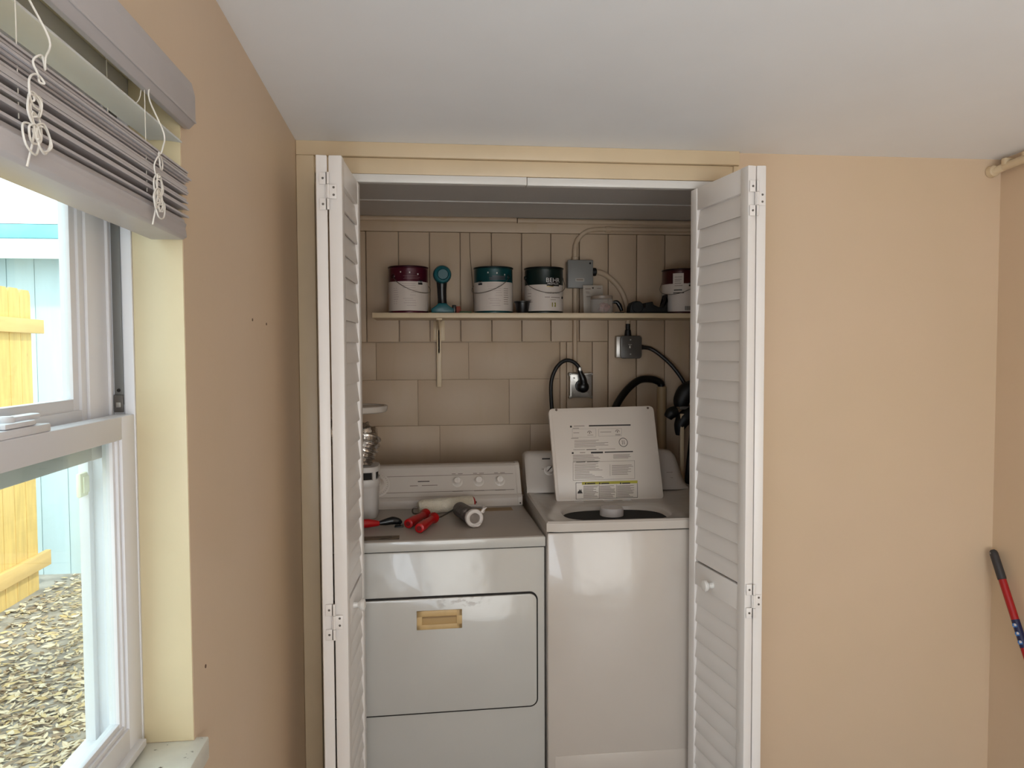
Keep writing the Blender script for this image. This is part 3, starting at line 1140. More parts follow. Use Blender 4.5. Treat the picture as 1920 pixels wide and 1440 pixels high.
nap_m = mat('cream_nap', (226, 216, 196), .95, var=.05, scale=60, bump=1.0, bscale=320, dist=.004)
pr = thing('paint_roller', 'paint roller with clean cream nap cover and red end cap', 'paint roller', (.045, 2.72, DZ))
a, b = Vector((-.052, 2.688, DZ + .028)), Vector((.148, 2.752, DZ + .028))
ax_ = (b - a)
c = MB()
c.lathe([(0, 0), (.017, 0), (.0235, .006), (.0262, .018), (.0265, ax_.length - .012), (.0245, ax_.length - .002), (.0, ax_.length)], a, ax_, 32)
c.build('nap_cover', nap_m, pr)
c = MB()
e = ax_.normalized()
c.cyl(b - e * .001, b + e * .005, .0235, .021, 24, bev=.001)
c.cyl(b + e * .005, b + e * .016, .005, .004, 12, m=wire_m)
c.build('end_cap', red_m, pr)
c = MB()
c.tube([a - e * .002, a - e * .020 + Vector((0, 0, -.004)), a - e * .026 + Vector((.01, -.02, -.016)), (-.030, 2.645, DZ + .016), (-.024, 2.622, DZ + .017)], .0028, 8, sub=8)
c.build('frame', wire_m, pr)


def grip(p0, p1, parent):
    p0, p1 = Vector(p0), Vector(p1)
    c = MB()
    L = (p1 - p0).length
    c.lathe([(0, 0), (.011, 0), (.0155, .002), (.016, .010), (.0165, L * .25), (.0140, L * .55), (.0115, L * .8), (.0125, L * .86), (.019, L * .93), (.0185, L * .97), (.011, L), (0, L)], p0, p1 - p0, 20)
    c.cyl(p0 - (p1 - p0).normalized() * .0008, p0 + (p1 - p0).normalized() * .001, .008, seg=14, m=mat('deep_red', (110, 6, 12), .5))
    c.build('handle', red_m, parent)


grip((-.082, 2.478, DZ + .0175), (-.022, 2.622, DZ + .0195), pr)
p2 = thing('paint_roller', 'used paint roller with grey wrapped cover and frayed white ring', 'paint roller', (.10, 2.56, DZ))
a, b = Vector((.140, 2.462, DZ + .0325)), Vector((.094, 2.640, DZ + .029))
e = (b - a).normalized()
c = MB()
c.lathe([(0, .012), (.018, .012), (.0225, .010), (.0265, .018), (.0270, .06), (.0262, (b - a).length - .01), (.02, (b - a).length), (0, (b - a).length)], a, b - a, 28)
overlay(mat('grey_wrap', (84, 78, 78), .45, var=.25, scale=30, bump=1, bscale=60, dist=.005), (190, 182, 178), 30, .6, .66, (1, 1, 1), None, .7)
c.build('cover', MATS['grey_wrap'], p2)
c = MB()
c.lathe([(.0175, .004), (.0185, -.001), (.0235, -.003), (.0290, .0), (.0315, .007), (.0300, .016), (.027, .020), (.019, .018), (.0175, .004)], a, b - a, 28)
c.tube([a + Vector((.022, 0, .020)), a + Vector((.030, .004, .030)), a + Vector((.040, -.002, .036))], [.005, .004, .001], 8)
c.tube([a + Vector((-.006, -.006, -.021)), a + Vector((.008, -.008, -.023)), a + Vector((.018, -.008, -.017))], [.002, .004, .003], 8)
c.tube([b + Vector((.022, -.05, .018)), a + Vector((.030, .07, .024)), a + Vector((.028, .01, .020))], [.006, .007, .005], 8)
c.build('frayed_end', mat('frayed_white', (214, 206, 200), .8, var=.06, scale=60, bump=.8, bscale=150), p2)
c = MB()
c.cyl(a + e * .006, a + e * .012, .0178, seg=24)
c.build('core', mat('core_grey', (120, 110, 102), .7, var=.2, scale=50), p2)
c = MB()
c.tube([b + e * .002, b + e * .012 + Vector((-.006, 0, 0)), (.062, 2.640, DZ + .02), (.03, 2.600, DZ + .012), (.012, 2.570, DZ + .0165), (.006, 2.556, DZ + .0185)], .0028, 8)
c.build('frame', wire_m, p2)
grip((-.044, 2.408, DZ + .0175), (.006, 2.556, DZ + .0195), p2)

# ================================================================== SHELF
SZ = 1.6645
sh = thing('wall_shelf', 'long cream painted wooden shelf across the closet back', 'shelf', (.47, 3.17, SZ - .02))
c = MB()
c.box(-.2355, CR - .001, 3.05, CB - .0125, SZ - .0205, SZ, .002)
c.build('board', trim_m, sh)
c = MB()
c.box(.024, .044, CB - .030, CB - .0125, 1.352, SZ - .0205, .002)
c.prism([(CB - .03, 1.50), (CB - .03, 1.60), (3.11, SZ - .035), (3.08, SZ - .0225), (3.08, SZ - .0215), (CB - .03, SZ - .0215)], .031, .037, 'yz')
c.box(.022, .046, 3.07, CB - .013, SZ - .027, SZ - .0207, .001)
c.box(.010, .060, CB - .0142, CB - .0105, 1.556, SZ - .022, .001)
c.build('bracket', trim_m, sh)


def can(name, label, cx, cy, band, rim, bail_from, badge=None, sticker=False, front=False, rot=0.0, band_bot=.128):
    R_, H_ = .0815, .191
    root = thing(name, label, 'paint can', (cx, cy, SZ), 0, 'paint cans on the closet shelf')
    o3 = (cx, cy, SZ)
    c = MB()
    c.lathe([(0, .0), (R_, .0), (R_ + .0015, .002), (R_ + .0015, .006), (R_, .008), (R_, H_ - .010), (R_ - .001, H_ - .009), (R_ - .001, H_ - .003), (R_ - .003, H_), (0, H_)], o3, seg=56)
    c.build('body', mat('can_' + band[0], band[1], .28, metal=.2, var=.04, coat=.3), root)
    c = MB()
    c.lathe([(R_ - .004, H_ - .006), (R_ + .002, H_ - .004), (R_ + .003, H_ - .001), (R_ + .002, H_ + .0015), (R_ - .004, H_ + .002), (R_ - .008, H_ - .002), (0, H_ - .002)], o3, seg=56)
    c.build('lid', mat('lid_' + rim[0], rim[1], .3, metal=.4, var=.05), root)
    # wrap label slightly proud
    c = MB()
    c.lathe([(R_ + .0002, .0095), (R_ + .0008, .0100), (R_ + .0008, band_bot), (R_ + .0002, band_bot + .0005)], o3, seg=56)
    lab = c.build('label', label_m, root)

    def cyl_pt(ang, z, off):
        r = R_ + off
        return (cx + r * math.sin(ang), cy - r * math.cos(ang), SZ + z)

    def patch(mb, a0, a1, z0, z1, off=.0012, m=None):
        n_ = max(1, int(abs(a1 - a0) / .12))
        for i in range(n_):
            p, q = a0 + (a1 - a0) * i / n_, a0 + (a1 - a0) * (i + 1) / n_
            mb.quad([cyl_pt(p, z0, off), cyl_pt(q, z0, off), cyl_pt(q, z1, off), cyl_pt(p, z1, off)], m)

    def ctext(mb, s, size, ang, z, off, m=None, sx=1.0):
        for poly in text_geo(s, size):
            mb.quad([cyl_pt(ang + v.x * sx / R_, z + v.y, off) for v in poly], m)

    pm = MB()
    r = random.Random(name + label)
    wt = mat('white_print', (206, 204, 202), .5)
    if front:
        patch(pm, .0, .72, .112, .146, .0016, m=mat('badge_black', (12, 8, 8), .3))
        patch(pm, .0, .36, .108, .1125, .0016, m=mat('badge_gold', (196, 176, 128), .3, metal=.6))
        ctext(pm, 'BEHR', .026, .35, .1355, .0022, wt, 1.05)
        ctext(pm, 'PREMIUM', .0118, .35, .1205, .0022, wt, 1.05)
        ctext(pm, 'PAINT & PRIMER', .0098, .36, .083, .0016, grey_print_m, 1.0)
        patch(pm, -.10, .17, .0645, .0672, m=grey_print_m)
        patch(pm, .22, .80, .0640, .0668, m=grey_print_m)
        patch(pm, .20, .50, .0545, .0565, m=grey_print_m)
        ol = mat('olive_print', (128, 122, 40), .5)
        patch(pm, .27, .50, .026, .044, m=ol)
        patch(pm, .34, .43, .032, .039, .0018, m=label_m)
        for zz in (.098, .082, .070, .055, .046):
            patch(pm, -1.1, -.85 + r.uniform(-.05, .1), zz, zz + .0018, m=grey_print_m)
        c2 = MB()
        c2.cyl(cyl_pt(1.02, .066, .0), cyl_pt(1.02, .066, .004), .005, seg=12)
        c2.build('drip_spot', print_m, lab)
    else:
        if badge is not None:
            patch(pm, badge - .13, badge + .13, band_bot - .012, band_bot + .006, .0016, m=mat('badge_black', (12, 8, 8), .3))
            ctext(pm, 'BEHR', .0105, badge, band_bot - .0022, .0022, wt)
        if sticker:
            patch(pm, -.75, -.20, .105, .172, .0016, m=label_m)
            for zz in (.155, .145, .138, .128, .118):
                patch(pm, -.66, -.35 + r.uniform(-.05, .1), zz, zz + .0022, .0022, m=grey_print_m)
            patch(pm, -.70, -.28, .0985, .103, m=print_m)
            patch(pm, -.74, -.18, .087, .0905, m=print_m)
            patch(pm, -.15, .25, .012, .034, m=label_m)
            for k in range(6):
                patch(pm, -.13 + k * .05, -.10 + k * .05, .014, .032, .0022, m=print_m)
        else:
            for zz, a0, a1 in ((.118, -.35, .45), (.110, -.35, .40), (.101, -.3, .42), (.092, .0, .50), (.083, .1, .5), (.072, .05, .45), (.058, -.3, .25), (.050, -.2, .45), (.040, -.25, .4), (.030, -.1, .4)):
                patch(pm, a0 + rot, a1 + rot - r.uniform(0, .15), zz, zz + .0016, m=mat('faint_print', (172, 156, 152), .6))
            for k in range(8):
                zz = .100 - k * .009
                s_ = 1 if rot < 0 else -1
                patch(pm, s_ * (.62) - .16, s_ * (.62) + .16 - r.uniform(0, .1), zz, zz + .0022, m=grey_print_m if rot < 0 else MATS['faint_print'])
            for a_, zz in ((-.35, .166), (.1, .164), (.52, .158)):
                patch(pm, a_ - .03, a_ + .03, zz - .003, zz + .003, .0014, m=MATS['white_print'])
            for zz in (.150, .144, .138):
                patch(pm, -.3 + r.uniform(0, .2), .6 + r.uniform(-.1, .1), zz, zz + .0014, .0012, m=mat('faint_band_print', (128, 92, 98), .4))
    pm.build('label_printing', grey_print_m, lab, smooth=False)
    # ears and bail
    s_ = bail_from
    ea = (1.35 if front else .78) * s_
    for eb in (ea, ea + math.pi):
        c = MB()
        c.cyl(Vector(cyl_pt(eb, .150, 0)), Vector(cyl_pt(eb, .150, .006)), .010, .008, 18, bev=.001)
        c.build('ear', mat('ear_' + band[0], tuple(v * .6 for v in band[1]), .4, metal=.3), root)
    c = MB()
    pts = []
    for k in range(13):
        u = k / 12
        ang = ea - s_ * math.pi * u
        dip = math.sin(math.pi * u)
        pts.append(Vector(cyl_pt(ang, .150 - .068 * dip ** .8, .007 + .004 * dip)))
    c.tube(pts, .0013, 6, sub=3)
    c.build('bail_handle', wire_m, root)
    return root


can('paint_can', 'maroon-banded paint can at the left end of the shelf', -.0925, 3.140, ('maroon', (74, 14, 34)), ('maroon', (52, 12, 24)), -1, badge=.66, rot=.05)
can('paint_can', 'teal-banded paint can right of the teal flashlight', .2630, 3.140, ('teal', (10, 66, 70)), ('darkteal', (12, 30, 34)), 1, badge=-.80, rot=-.05)
can('paint_can', 'dark green banded paint can with a black badge, beside the grey junction box', .4780, 3.140, ('darkgreen', (16, 34, 32)), ('nearblack', (24, 24, 24)), -1, front=True, band_bot=.118)
can('paint_can', 'dark red banded paint can with a paper sticker, at the right end of the shelf', 1.1005 - .012, 3.165, ('darkred', (62, 10, 14)), ('brownblack', (40, 18, 16)), 1, badge=.20, sticker=True)

# cordless flashlight standing on its battery
fl = thing('cordless_flashlight', 'teal and black cordless hand tool standing on its battery', 'hand tool', (.048, 3.13, SZ))
c = MB()
c.lathe([(0, 0), (.026, 0), (.033, .004), (.0375, .016), (.038, .05), (.034, .075), (.022, .085), (0, .087)], (.048, 3.082, SZ + .160), (0, 1, .05), 36)
c.build('head', teal_m, fl)
c = MB()
c.lathe([(0, 0), (.020, 0), (.0225, -.003), (.024, -.001), (.024, .004), (0, .005)], (.051, 3.080, SZ + .160), (0, 1, .05), 30)
c.build('lens', mat('tool_lens', (14, 78, 86), .45), fl)
c = MB()
c.tube([(.046, 3.122, SZ + .13), (.046, 3.122, SZ + .10), (.047, 3.124, SZ + .06), (.048, 3.125, SZ + .030)], [.0225, .0195, .0185, .021], 20)
c.build('grip', blackp_m, fl)
c = MB()
c.prism([(.002, SZ + .001), (.094, SZ + .001), (.096, SZ + .018), (.072, SZ + .033), (.064, SZ + .042), (.032, SZ + .042), (.022, SZ + .032), (.001, SZ + .018)], 3.085, 3.17, 'xz', bev=.004)
c.build('battery', teal_m, fl)
c = MB()
c.box(.088, .104, 3.11, 3.15, SZ + .0004, SZ + .036, .003)
c.prism([(.105, SZ + .0004), (.128, SZ + .0004), (.121, SZ + .030), (.104, SZ + .030)], 3.10, 3.14, 'xz', bev=.002, m=mat('rust_orange', (132, 52, 28), .6))
tag(c.build('small_box', blackp_m), 'small black and rust-orange box leaning beside the teal tool', 'box')
c = MB()
c.box(.118, .166, 3.065, 3.11, SZ + .0004, SZ + .008, .002)
tag(c.build('sanding_pad', mat('dull_green', (58, 78, 50), .7)), 'small flat green pad lying in front of the shelf wall', 'pad')
c = MB()
c.lathe([(0, .0005), (.022, .0005), (.024, .004), (.0305, .042), (.0345, .044), (.0345, .049), (.031, .049), (.029, .045), (.022, .006), (0, .006)], (.378, 3.075, SZ), seg=36)
tag(c.build('plastic_cup', blackp_m), 'small tapered black plastic cup between two paint cans', 'cup')

# card and jar
cd_ = thing('blister_card', 'white hanging package card standing behind the clear jar', 'package', (.70, 3.2, SZ))
c = MB()
TC = Matrix.Translation((.662, 3.195, SZ + .0006)) @ Matrix.Rotation(-.12, 4, 'X')
c.box(0, .088, 0, .002, 0, .130, .0005, M=TC)
c.build('card', mat('card_grey_white', (176, 166, 154), .6), cd_)
c = MB(TC)
c.cyl((.044, -.0006, .118), (.044, .0004, .118), .004, seg=14, m=print_m)
for x0, x1, z0, z1 in ((.010, .034, .112, .116), (.012, .026, .100, .102), (.013, .03, .094, .096), (.062, .080, .115, .118), (.014, .060, .078, .081)):
    c.box(x0, x1, -.0005, .0002, z0, z1)
c.build('printing', grey_print_m, cd_)


def clear_mat():
    m = bpy.data.materials.new('clear_plastic')
    m.use_nodes = True
    b = m.node_tree.nodes['Principled BSDF']
    b.inputs['Base Color'].default_value = (.55, .50, .46, 1)
    b.inputs['Roughness'].default_value = .12
    b.inputs['Alpha'].default_value = .38
    b.inputs['Coat Weight'].default_value = 1
    return m


jar = thing('plastic_jar', 'clear plastic jar with a pale lid and pink contents on the shelf', 'jar', (.724, 3.12, SZ))
c = MB()
c.lathe([(0, .001), (.046, .001), (.050, .006), (.050, .055), (.046, .062), (0, .062)], (.724, 3.12, SZ), seg=40)
c.build('body', clear_mat(), jar)
c = MB()
c.lathe([(0, .0625), (.046, .0625), (.047, .064), (.047, .074), (.044, .077), (0, .077)], (.724, 3.12, SZ), seg=40)
c.build('lid', mat('jar_lid', (142, 126, 112), .35), jar)
c = MB()
for k in range(16):
    a = rr.uniform(-.1, .038)
    c.lathe([(0, -.010), (.009, -.004), (.010, .002), (.006, .008), (0, .010)], (.724 + rr.uniform(-.002, .030), 3.12 + rr.uniform(-.028, .02), SZ + .013 + rr.uniform(0, .030)), (rr.uniform(-1, 1), rr.uniform(-1, 1), 1), 10)
c.build('contents', mat('pink_contents', (150, 86, 78), .6, var=.3, scale=60), jar)
c = MB()
c.tube([(.775, 3.145, SZ + .050), (.795, 3.145, SZ + .052), (.808, 3.145, SZ + .038), (.818, 3.145, SZ + .014)], [.004, .009, .010, .007], 10)
c.box(.79, .83, 3.14, 3.165, SZ + .0004, SZ + .010, .002)
tag(c.build('spring_clip', blackp_m), 'small black clip propped just right of the clear jar', 'clip')
# black hand tool
ol = [(.846, .001), (.848, .030), (.856, .046), (.874, .054), (.892, .051), (.897, .037), (.908, .026), (.914, .024), (.916, .046), (.946, .051), (.950, .037), (.975, .027), (.992, .026), (1.010, .057), (1.020, .082), (1.037, .079), (1.042, .001)]
c = MB()
c.prism([(min(x * .985 + .006, 1.003 if z < .078 else 1.003), SZ + z) for x, z in ol], 3.085, 3.15, 'xz', bev=.003)
c.cyl((.872, 3.08, SZ + .027), (.872, 3.156, SZ + .027), .025, seg=28, bev=.003)
tag(c.build('tape_gun', mat('matte_black', (8, 8, 9), .7)), 'black hand tool with a jagged outline lying by the right-hand paint can', 'hand tool')
c = MB()
c.lathe([(0, .0005), (.026, .0005), (.027, .004), (.027, .030), (.025, .034), (0, .035)], (.995, 3.22, SZ), seg=28)
tag(c.build('cap', mat('burnt_orange', (150, 84, 46), .6)), 'burnt orange round cap behind the black hand tool', 'cap')

# ================================================================== ELECTRICS AND PLUMBING
PY = CB - .020
c = MB()
c.tube([(.793, PY, 2.049), (.95, PY, 2.050), (1.172, PY, 2.051)], .0105, 14, sub=3)
c.tube([(.640, PY - .006, 1.912), (.640, PY - .006, 1.965), (.655, PY, 2.005), (.69, PY, 2.037), (.735, PY, 2.048), (.795, PY, 2.049)], .0105, 14)
c.cyl((.778, PY, 2.049), (.803, PY, 2.049), .014, seg=16, bev=.001)
c.cyl((.640, PY - .006, 1.905), (.640, PY - .006, 1.924), .0145, seg=16, bev=.001)
tag(c.build('conduit', closet_m), 'cream painted conduit curving from the grey box up and right below the ceiling', 'conduit')
jb = thing('junction_box', 'grey plastic junction box above the shelf', 'electrical box', (.655, CB - .04, 1.785))
c = MB()
c.box(.600, .708, CB - .060, CB - .010, 1.786, 1.904, .006, seg=3)
c.build('box', greybox_m, jb)
c = MB()
c.box(.598, .712, CB - .070, CB - .0605, 1.783, 1.907, .004, seg=3)
c.cyl((.698, CB - .0708, 1.892), (.698, CB - .0698, 1.892), .0045, seg=12, m=gap_m)
c.box(.632, .672, CB - .0712, CB - .0698, 1.812, 1.827, .0005, m=mat('pale_tape', (168, 162, 154), .6))
c.box(.637, .667, CB - .0716, CB - .0711, 1.8165, 1.8225, .0001, m=grey_print_m)
c.build('cover', greybox_m, jb)
c = MB()
c.tube([(.640, PY - .006, 1.786), (.640, PY, 1.66), (.640, PY, 1.50), (.641, PY, 1.414)], .0105, 14, sub=3)
tag(c.build('conduit', closet_m), 'straight cream conduit dropping from the grey box to the metal outlet', 'conduit')
c = MB()
c.tube([(.732, PY - .012, 1.858), (.762, PY - .010, 1.853), (.800, PY, 1.832), (.838, PY, 1.795), (.862, PY, 1.752), (.878, PY, 1.700), (.882, PY, 1.64), (.880, PY, 1.615)], .0118, 14)
c.cyl((.709, PY - .014, 1.858), (.733, PY - .012, 1.858), .018, seg=18, bev=.003, m=black_m)
tag(c.build('conduit', closet_m), 'cream conduit arching right and down behind the shelf items', 'conduit')
sb = thing('switch_box', 'dark grey metal box under the shelf with a black cable', 'electrical box', (.88, CB - .03, 1.47))
c = MB()
c.box(.822, .924, CB - .045, CB - .010, 1.475, 1.574, .006, seg=2)
c.build('box', steel_m, sb)
c = MB()
c.prism(rrect(.838, .936, 1.472, 1.574, .014, 5), CB - .058, CB - .0455, 'xz', bev=.003)
for zz in (1.556, 1.492):
    c.cyl((.884, CB - .0575, zz), (.884, CB - .0595, zz), .0035, seg=12, m=steel_m)
c.box(.874, .890, CB - .0592, CB - .0578, 1.533, 1.536, m=steel_m)
c.box(.879, .886, CB - .0592, CB - .0578, 1.518, 1.531, .001, m=steel_m)
c.build('cover', darkbox_m, sb)
c = MB()
c.cyl((.880, PY - .008, 1.572), (.880, PY - .008, 1.602), .016, .013, seg=18, bev=.002)
c.cyl((.880, PY - .008, 1.602), (.880, PY - .008, 1.628), .0105, seg=16, bev=.001)
c.build('connector', black_m, sb)
c = MB()
c.cyl((.925, PY - .012, 1.524), (.952, PY - .014, 1.522), .0135, .0105, seg=18, bev=.002)
c.tube([(.950, PY - .014, 1.522), (.985, PY - .016, 1.515), (1.03, PY - .03, 1.482), (1.075, PY - .05, 1.435), (1.12, PY - .06, 1.37), (1.15, PY - .07, 1.30)], .009, 12)
tag(c.build('black_cable', mat('dark_flexible_conduit', (34, 32, 32), .35)), 'dark flexible cable curving from the dark grey box toward the right wall', 'cable')

# metal outlet and plug
wo = thing('wall_outlet', 'square metal outlet plate with round black receptacle', 'outlet', (.660, CB - .02, 1.30))
c = MB()
c.prism([(.607, 1.300), (.613, 1.294), (.622, 1.300), (.700, 1.300), (.709, 1.294), (.716, 1.302), (.711, 1.312), (.711, 1.396), (.716, 1.406), (.708, 1.413), (.700, 1.408), (.622, 1.408), (.612, 1.413), (.606, 1.404), (.612, 1.394), (.612, 1.312)], CB - .050, CB - .0095, 'xz', bev=.002)
c.build('plate', steel_m, wo)
for xx, zz in ((.630, 1.387), (.629, 1.322), (.694, 1.387), (.694, 1.322), (.612, 1.404), (.711, 1.404), (.612, 1.300), (.711, 1.300)):
    c = MB()
    c.cyl((xx, CB - .0495, zz), (xx, CB - .0522, zz), .0038, seg=12)
    c.build('screw', screw_m, wo)
c = MB()
c.cyl((.662, CB - .049, 1.352), (.662, CB - .056, 1.352), .028, seg=32, bev=.002)
c.build('receptacle', blackp_m, wo)
pl = thing('power_cord', 'thick black dryer power cord looping left from the metal outlet', 'cord', (.66, CB - .07, 1.35))
c = MB()
c.lathe([(0, 0), (.024, 0), (.026, .004), (.026, .016), (.022, .024), (.012, .030), (0, .031)], (.667, CB - .0565, 1.348), (0, -1, 0), 28)
c.tube([(.667, CB - .075, 1.365), (.663, CB - .079, 1.385), (.655, CB - .080, 1.405), (.648, CB - .080, 1.425)], [.018, .016, .012, .009], 14)
c.build('plug', blackp_m, pl)
c = MB()
c.tube([(.652, CB - .080, 1.410), (.642, CB - .080, 1.440), (.615, CB - .082, 1.462), (.580, CB - .084, 1.464), (.545, CB - .088, 1.435), (.522, CB - .09, 1.380), (.519, CB - .095, 1.310), (.524, CB - .11, 1.22), (.54, CB - .14, 1.05), (.52, CB - .18, .9)], .0085, 12)
c.build('cable', black_m, pl)
c = MB()
c.cyl((.646, CB - .092, 1.427), (.650, CB - .068, 1.427), .004, seg=10)
c.box(.644, .656, CB - .092, CB - .089, 1.418, 1.436, .001)
c.build('clamp_screw', steel_m, pl)

# standpipe and drain hose
c = MB()
c.cyl((1.030, CB - .050, .02), (1.030, CB - .050, 1.345), .0215, seg=28)
tag(c.build('standpipe', mat('tan_pvc_pipe', (166, 142, 108), .5, var=.05)), 'upright tan drain standpipe behind the right side of the washer', 'pipe')
c = MB()
c.tube([(.70, 3.06, .90), (.72, 3.10, 1.10), (.785, 3.15, 1.245), (.845, 3.19, 1.325), (.915, 3.225, 1.374), (.975, 3.245, 1.380), (1.019, 3.249, 1.366), (1.030, 3.25, 1.347)], [.0155, .0155, .0165, .0165, .0160, .0165, .0165, .0165], 18)
tag(c.build('drain_hose', mat('black_hose', (15, 15, 16), .3, var=.1)), 'black washer drain hose arching over into the tan standpipe', 'hose')
fz = thing('water_hose', 'black water hoses hanging from the wall valve at the right edge of the closet', 'hose', (1.10, 3.1, 1.2))
c = MB()
c.tube([(1.165, 3.12, 1.40), (1.140, 3.13, 1.355), (1.105, 3.14, 1.325), (1.085, 3.14, 1.290), (1.082, 3.14, 1.262)], [.022, .034, .040, .036, .028], 16)
c.build('upper_bend', black_m, fz)
c = MB()
c.tube([(1.150, 3.11, 1.262), (1.115, 3.11, 1.235), (1.085, 3.11, 1.210), (1.068, 3.11, 1.180), (1.062, 3.11, 1.14)], [.026, .032, .034, .026, .012], 16)
c.tube([(1.02, 3.13, 1.215), (1.035, 3.13, 1.235), (1.06, 3.13, 1.245)], [.018, .026, .024], 12)
c.tube([(1.12, 3.12, 1.24), (1.125, 3.12, 1.15), (1.11, 3.12, 1.0), (1.09, 3.11, .8)], .011, 12)
c.build('lower_bend', black_m, fz)
c = MB()
c.box(1.065, 1.170, 3.10, 3.112, 1.252, 1.266, .003)
c.build('valve_bracket', darkbox_m, fz)
c = MB()
c.box(1.062, 1.078, 3.085, 3.097, .70, 1.235, .002)
tag(c.build('wooden_strip', trim_m), 'narrow cream upright strip beside the black water hoses', 'strip')

# ================================================================== RIGHT CORNER: PIPE AND POLE
pp = thing('ceiling_pipe', 'cream painted pipe clamped high on the right wall at the ceiling', 'pipe', (1.85, 2.0, 2.09))
c = MB()
c.tube([(1.846, 2.285, 2.088), (1.856, 2.26, 2.096), (1.858, 2.2, 2.100), (1.858, 1.6, 2.122), (1.858, 1.0, 2.14)], .013, 14)
c.cyl((1.844, 2.2995, 2.090), (1.844, 2.276, 2.090), .020, .018, seg=20, bev=.003)
c.build('pipe', trim_m, pp)
for q_ in ((1.842, 1.881, 2.235, 2.252, 2.100, 2.122, .003), (1.850, 1.881, 2.165, 2.178, 2.105, 2.125, .003)):
    c = MB()
    c.box(*q_)
    c.build('clamp', trim_m, pp)

bm_ = thing('mop', 'red mop pole with black grip leaning against the right wall', 'mop', (1.80, 1.30, 0))
pt, pb = Vector((1.8605, 2.262, .833)), Vector((1.862, 1.36, .03))
# the pole leans in the corner: line through the two measured points
P1, P2 = Vector((1.8590, 2.265, .826)), Vector((1.8590, 2.128, .560))
dr = (P2 - P1).normalized()


def pq(s):
    return P1 + dr * s


Lp = (P1.z - .03) / -dr.z
c = MB()
c.tube([pq(.080), pq(Lp)], .0118, 18, sub=2)
c.build('pole', mat('red_pole', (160, 14, 22), .3, var=.03), bm_)
c = MB()
c.lathe([(0, -.012), (.006, -.011), (.011, -.006), (.0130, .002), (.0135, .080), (.0132, .086), (.0118, .087)], P1, dr, 24)
c.cyl(P1 + Vector((-.0128, 0, .000)), P1 + Vector((-.0142, 0, .000)), .0035, seg=12, m=steel_m)
c.build('grip', mat('dark_grip', (52, 50, 52), .55), bm_)
c = MB()
c.tube([pq(.214), pq(.300)], .0121, 24, sub=2, m=None)
for k, s in enumerate((.230, .256, .282)):
    p = pq(s)
    nn = Vector((-1, -.35, 0)).normalized()
    c.lathe([(0, 0), (.0075, 0), (.0075, .0012), (0, .0015)], p + nn * .0116, nn, 16, m=mat('sticker_blue', (60, 120, 190), .4))
    c.lathe([(0, 0), (.0042, 0), (.0040, .0010), (0, .0012)], p + nn * .0126 + Vector((0, -.002, .003)), nn, 14, m=mat('sticker_white', (220, 214, 216), .4))
    c.lathe([(0, 0), (.0022, 0), (.0020, .0010), (0, .0012)], p + nn * .0128 + Vector((0, .003, -.003)), nn, 12, m=MATS['sticker_white'])
tag(c.build('sticker', mat('navy_label', (14, 22, 70), .4), bm_), 'dark blue label with three blue and white roundels')
c = MB()
q = pq(Lp)
c.box(q.x - .09, q.x + .012, q.y - .12, q.y + .02, .004, .035, .01)
c.build('mop_head', mat('mop_grey', (150, 148, 146), .9, var=.2, scale=60), bm_)

# ================================================================== OUTSIDE
GZ = -.20
g = MB()
g.box(-14, -.562, -6, 14, GZ - .3, GZ)
tag(g.build('ground', mat('grey_soil', (150, 142, 132), .95, var=.25, scale=7, bump=.6, bscale=30)), None, None, None, 'structure')
lf = bmesh.new()
r = random.Random(21)
lm = [mat('leaf_%d' % i, cc, .7, var=.1, scale=20) for i, cc in enumerate(((190, 172, 142), (160, 138, 110), (206, 192, 166), (134, 114, 92), (186, 164, 118)))]
L_ = MB()
L_.mats = list(lm)
for i in range(15000):
    if i < 10500:
        x, y = r.uniform(-2.79, -1.0), r.uniform(1.8, 6.0)
    else:
        x, y = r.uniform(-2.78, -.65), r.uniform(1.2, 4.2)
    dens = .35 + .65 * (1 - min(1, max(0, (y - 2.0) / 4.0)))
    if r.random() > dens + .15:
        continue
    s = r.uniform(.014, .038)
    a = r.uniform(0, math.tau)
    M = Matrix.Translation((x, y, GZ + .004 + r.random() * .014)) @ Matrix.Rotation(a, 4, 'Z') @ Matrix.Rotation(r.uniform(-.5, .5), 4, 'X')
    wd = s * r.uniform(.22, .42)
    k = r.uniform(-.25, .35) * s
    pts = [(-s, 0, 0), (-s * .4, -wd, k * .6), (s * .4, -wd * .8, k * .6), (s, 0, k), (s * .35, wd * .8, k * .3), (-s * .4, wd, k * .4)]
    vs = [L_.bm.verts.new(M @ Vector(p)) for p in pts]
    mi = r.choice((1, 1, 2, 3, 3, 4, 5))
    for tri in ((0, 1, 2, 3), (0, 3, 4, 5)):
        fc = L_.bm.faces.new([vs[j] for j in tri])
        fc.material_index = mi
tag(L_.build('leaf_litter', lm[0], None, smooth=False), 'dry fallen leaves covering the ground outside', 'leaves', None, 'stuff')

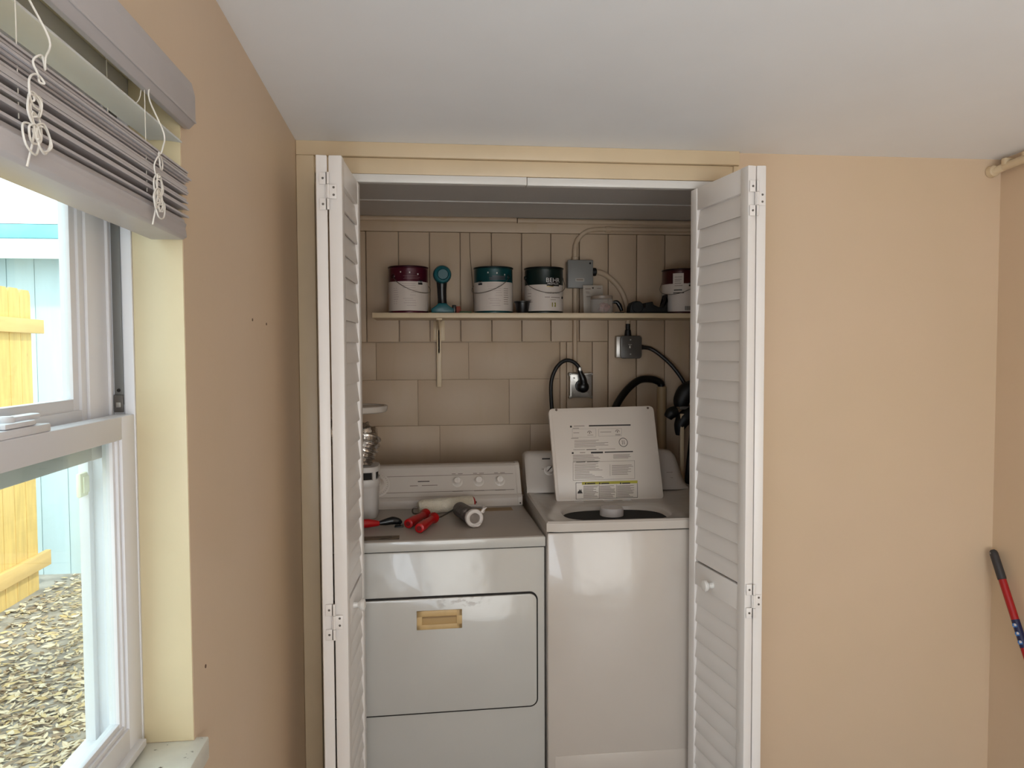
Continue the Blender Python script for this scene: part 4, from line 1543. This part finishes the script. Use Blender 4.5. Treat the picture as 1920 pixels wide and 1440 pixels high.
fe = thing('wooden_fence', 'yellow wooden board fence seen through the window', 'fence', (-2.85, 3, GZ))
c = MB()
y = 5.67
r = random.Random(5)
while y > -1.5:
    wd = .138
    z1 = 1.955 + r.uniform(-.012, .012)
    y0 = y - wd
    c.prism([(y0 + .002, GZ - .05), (y - .002, GZ - .05), (y - .002, z1 - .03), (y - .022, z1), (y0 + .022, z1), (y0 + .002, z1 - .03)], -2.865 + r.uniform(-.004, .004), -2.845, 'yz')
    y -= wd + .004
yw = mat('yellow_pine', (214, 176, 104), .7, var=.12, scale=5, bump=.3, bscale=40, stretch=(6, 6, .8))
overlay(yw, (150, 100, 52), 9, .72, .76, (3, 3, .9), None, .8)
c.build('pickets', yw, fe)
for z0, z1 in ((1.655, 1.755), (-.045, .065)):
    c = MB()
    c.box(-2.845, -2.807, -1.5, 5.775, z0, z1, .004)
    c.build('rail', mat('orange_pine', (220, 178, 112), .7, var=.1, scale=4, stretch=(6, .8, 6)), fe)

sd = thing('garden_shed', 'pale blue sided outbuilding with white fascia beyond the window', 'building', (-3.0, 7, GZ))
SY = 6.05
c = MB()
x = -7.0
while x < .5:
    c.box(x, x + .196, SY, SY + .05, GZ - .02, 2.62, .004)
    x += .2
c.box(-7, .5, SY + .01, SY + 2.5, GZ - .02, 2.60)
c.build('siding', mat('pale_blue_siding', (186, 204, 208), .7, var=.03, scale=4, bump=.3, bscale=60, stretch=(8, 8, .6)), sd)
c = MB()
c.box(-7.2, .7, 5.80, 5.83, 2.205, 2.350, .003)
c.box(-7.2, .7, 5.83, SY, 2.33, 2.36)
c.build('fascia', mat('white_fascia', (232, 238, 238), .5), sd)
c = MB()
c.box(-7.2, .7, 5.785, 5.84, 2.3505, 2.450, .003)
c.build('drip_edge', mat('turquoise_edge', (120, 196, 214), .5, var=.08, scale=12), sd)
c = MB()
ang = math.atan2(1.3, 2.2)
for k in range(32):
    x = -7.2 + k * .25
    M = Matrix.Translation((x, 5.785, 2.452)) @ Matrix.Rotation(ang, 4, 'X')
    c.box(0, .248, 0, 2.6, 0, .012, M=M)
    c.box(.236, .258, 0, 2.6, .012, .030, .003, M=M)
c.build('roof', mat('white_metal_roof', (236, 240, 240), .45, var=.02), sd)
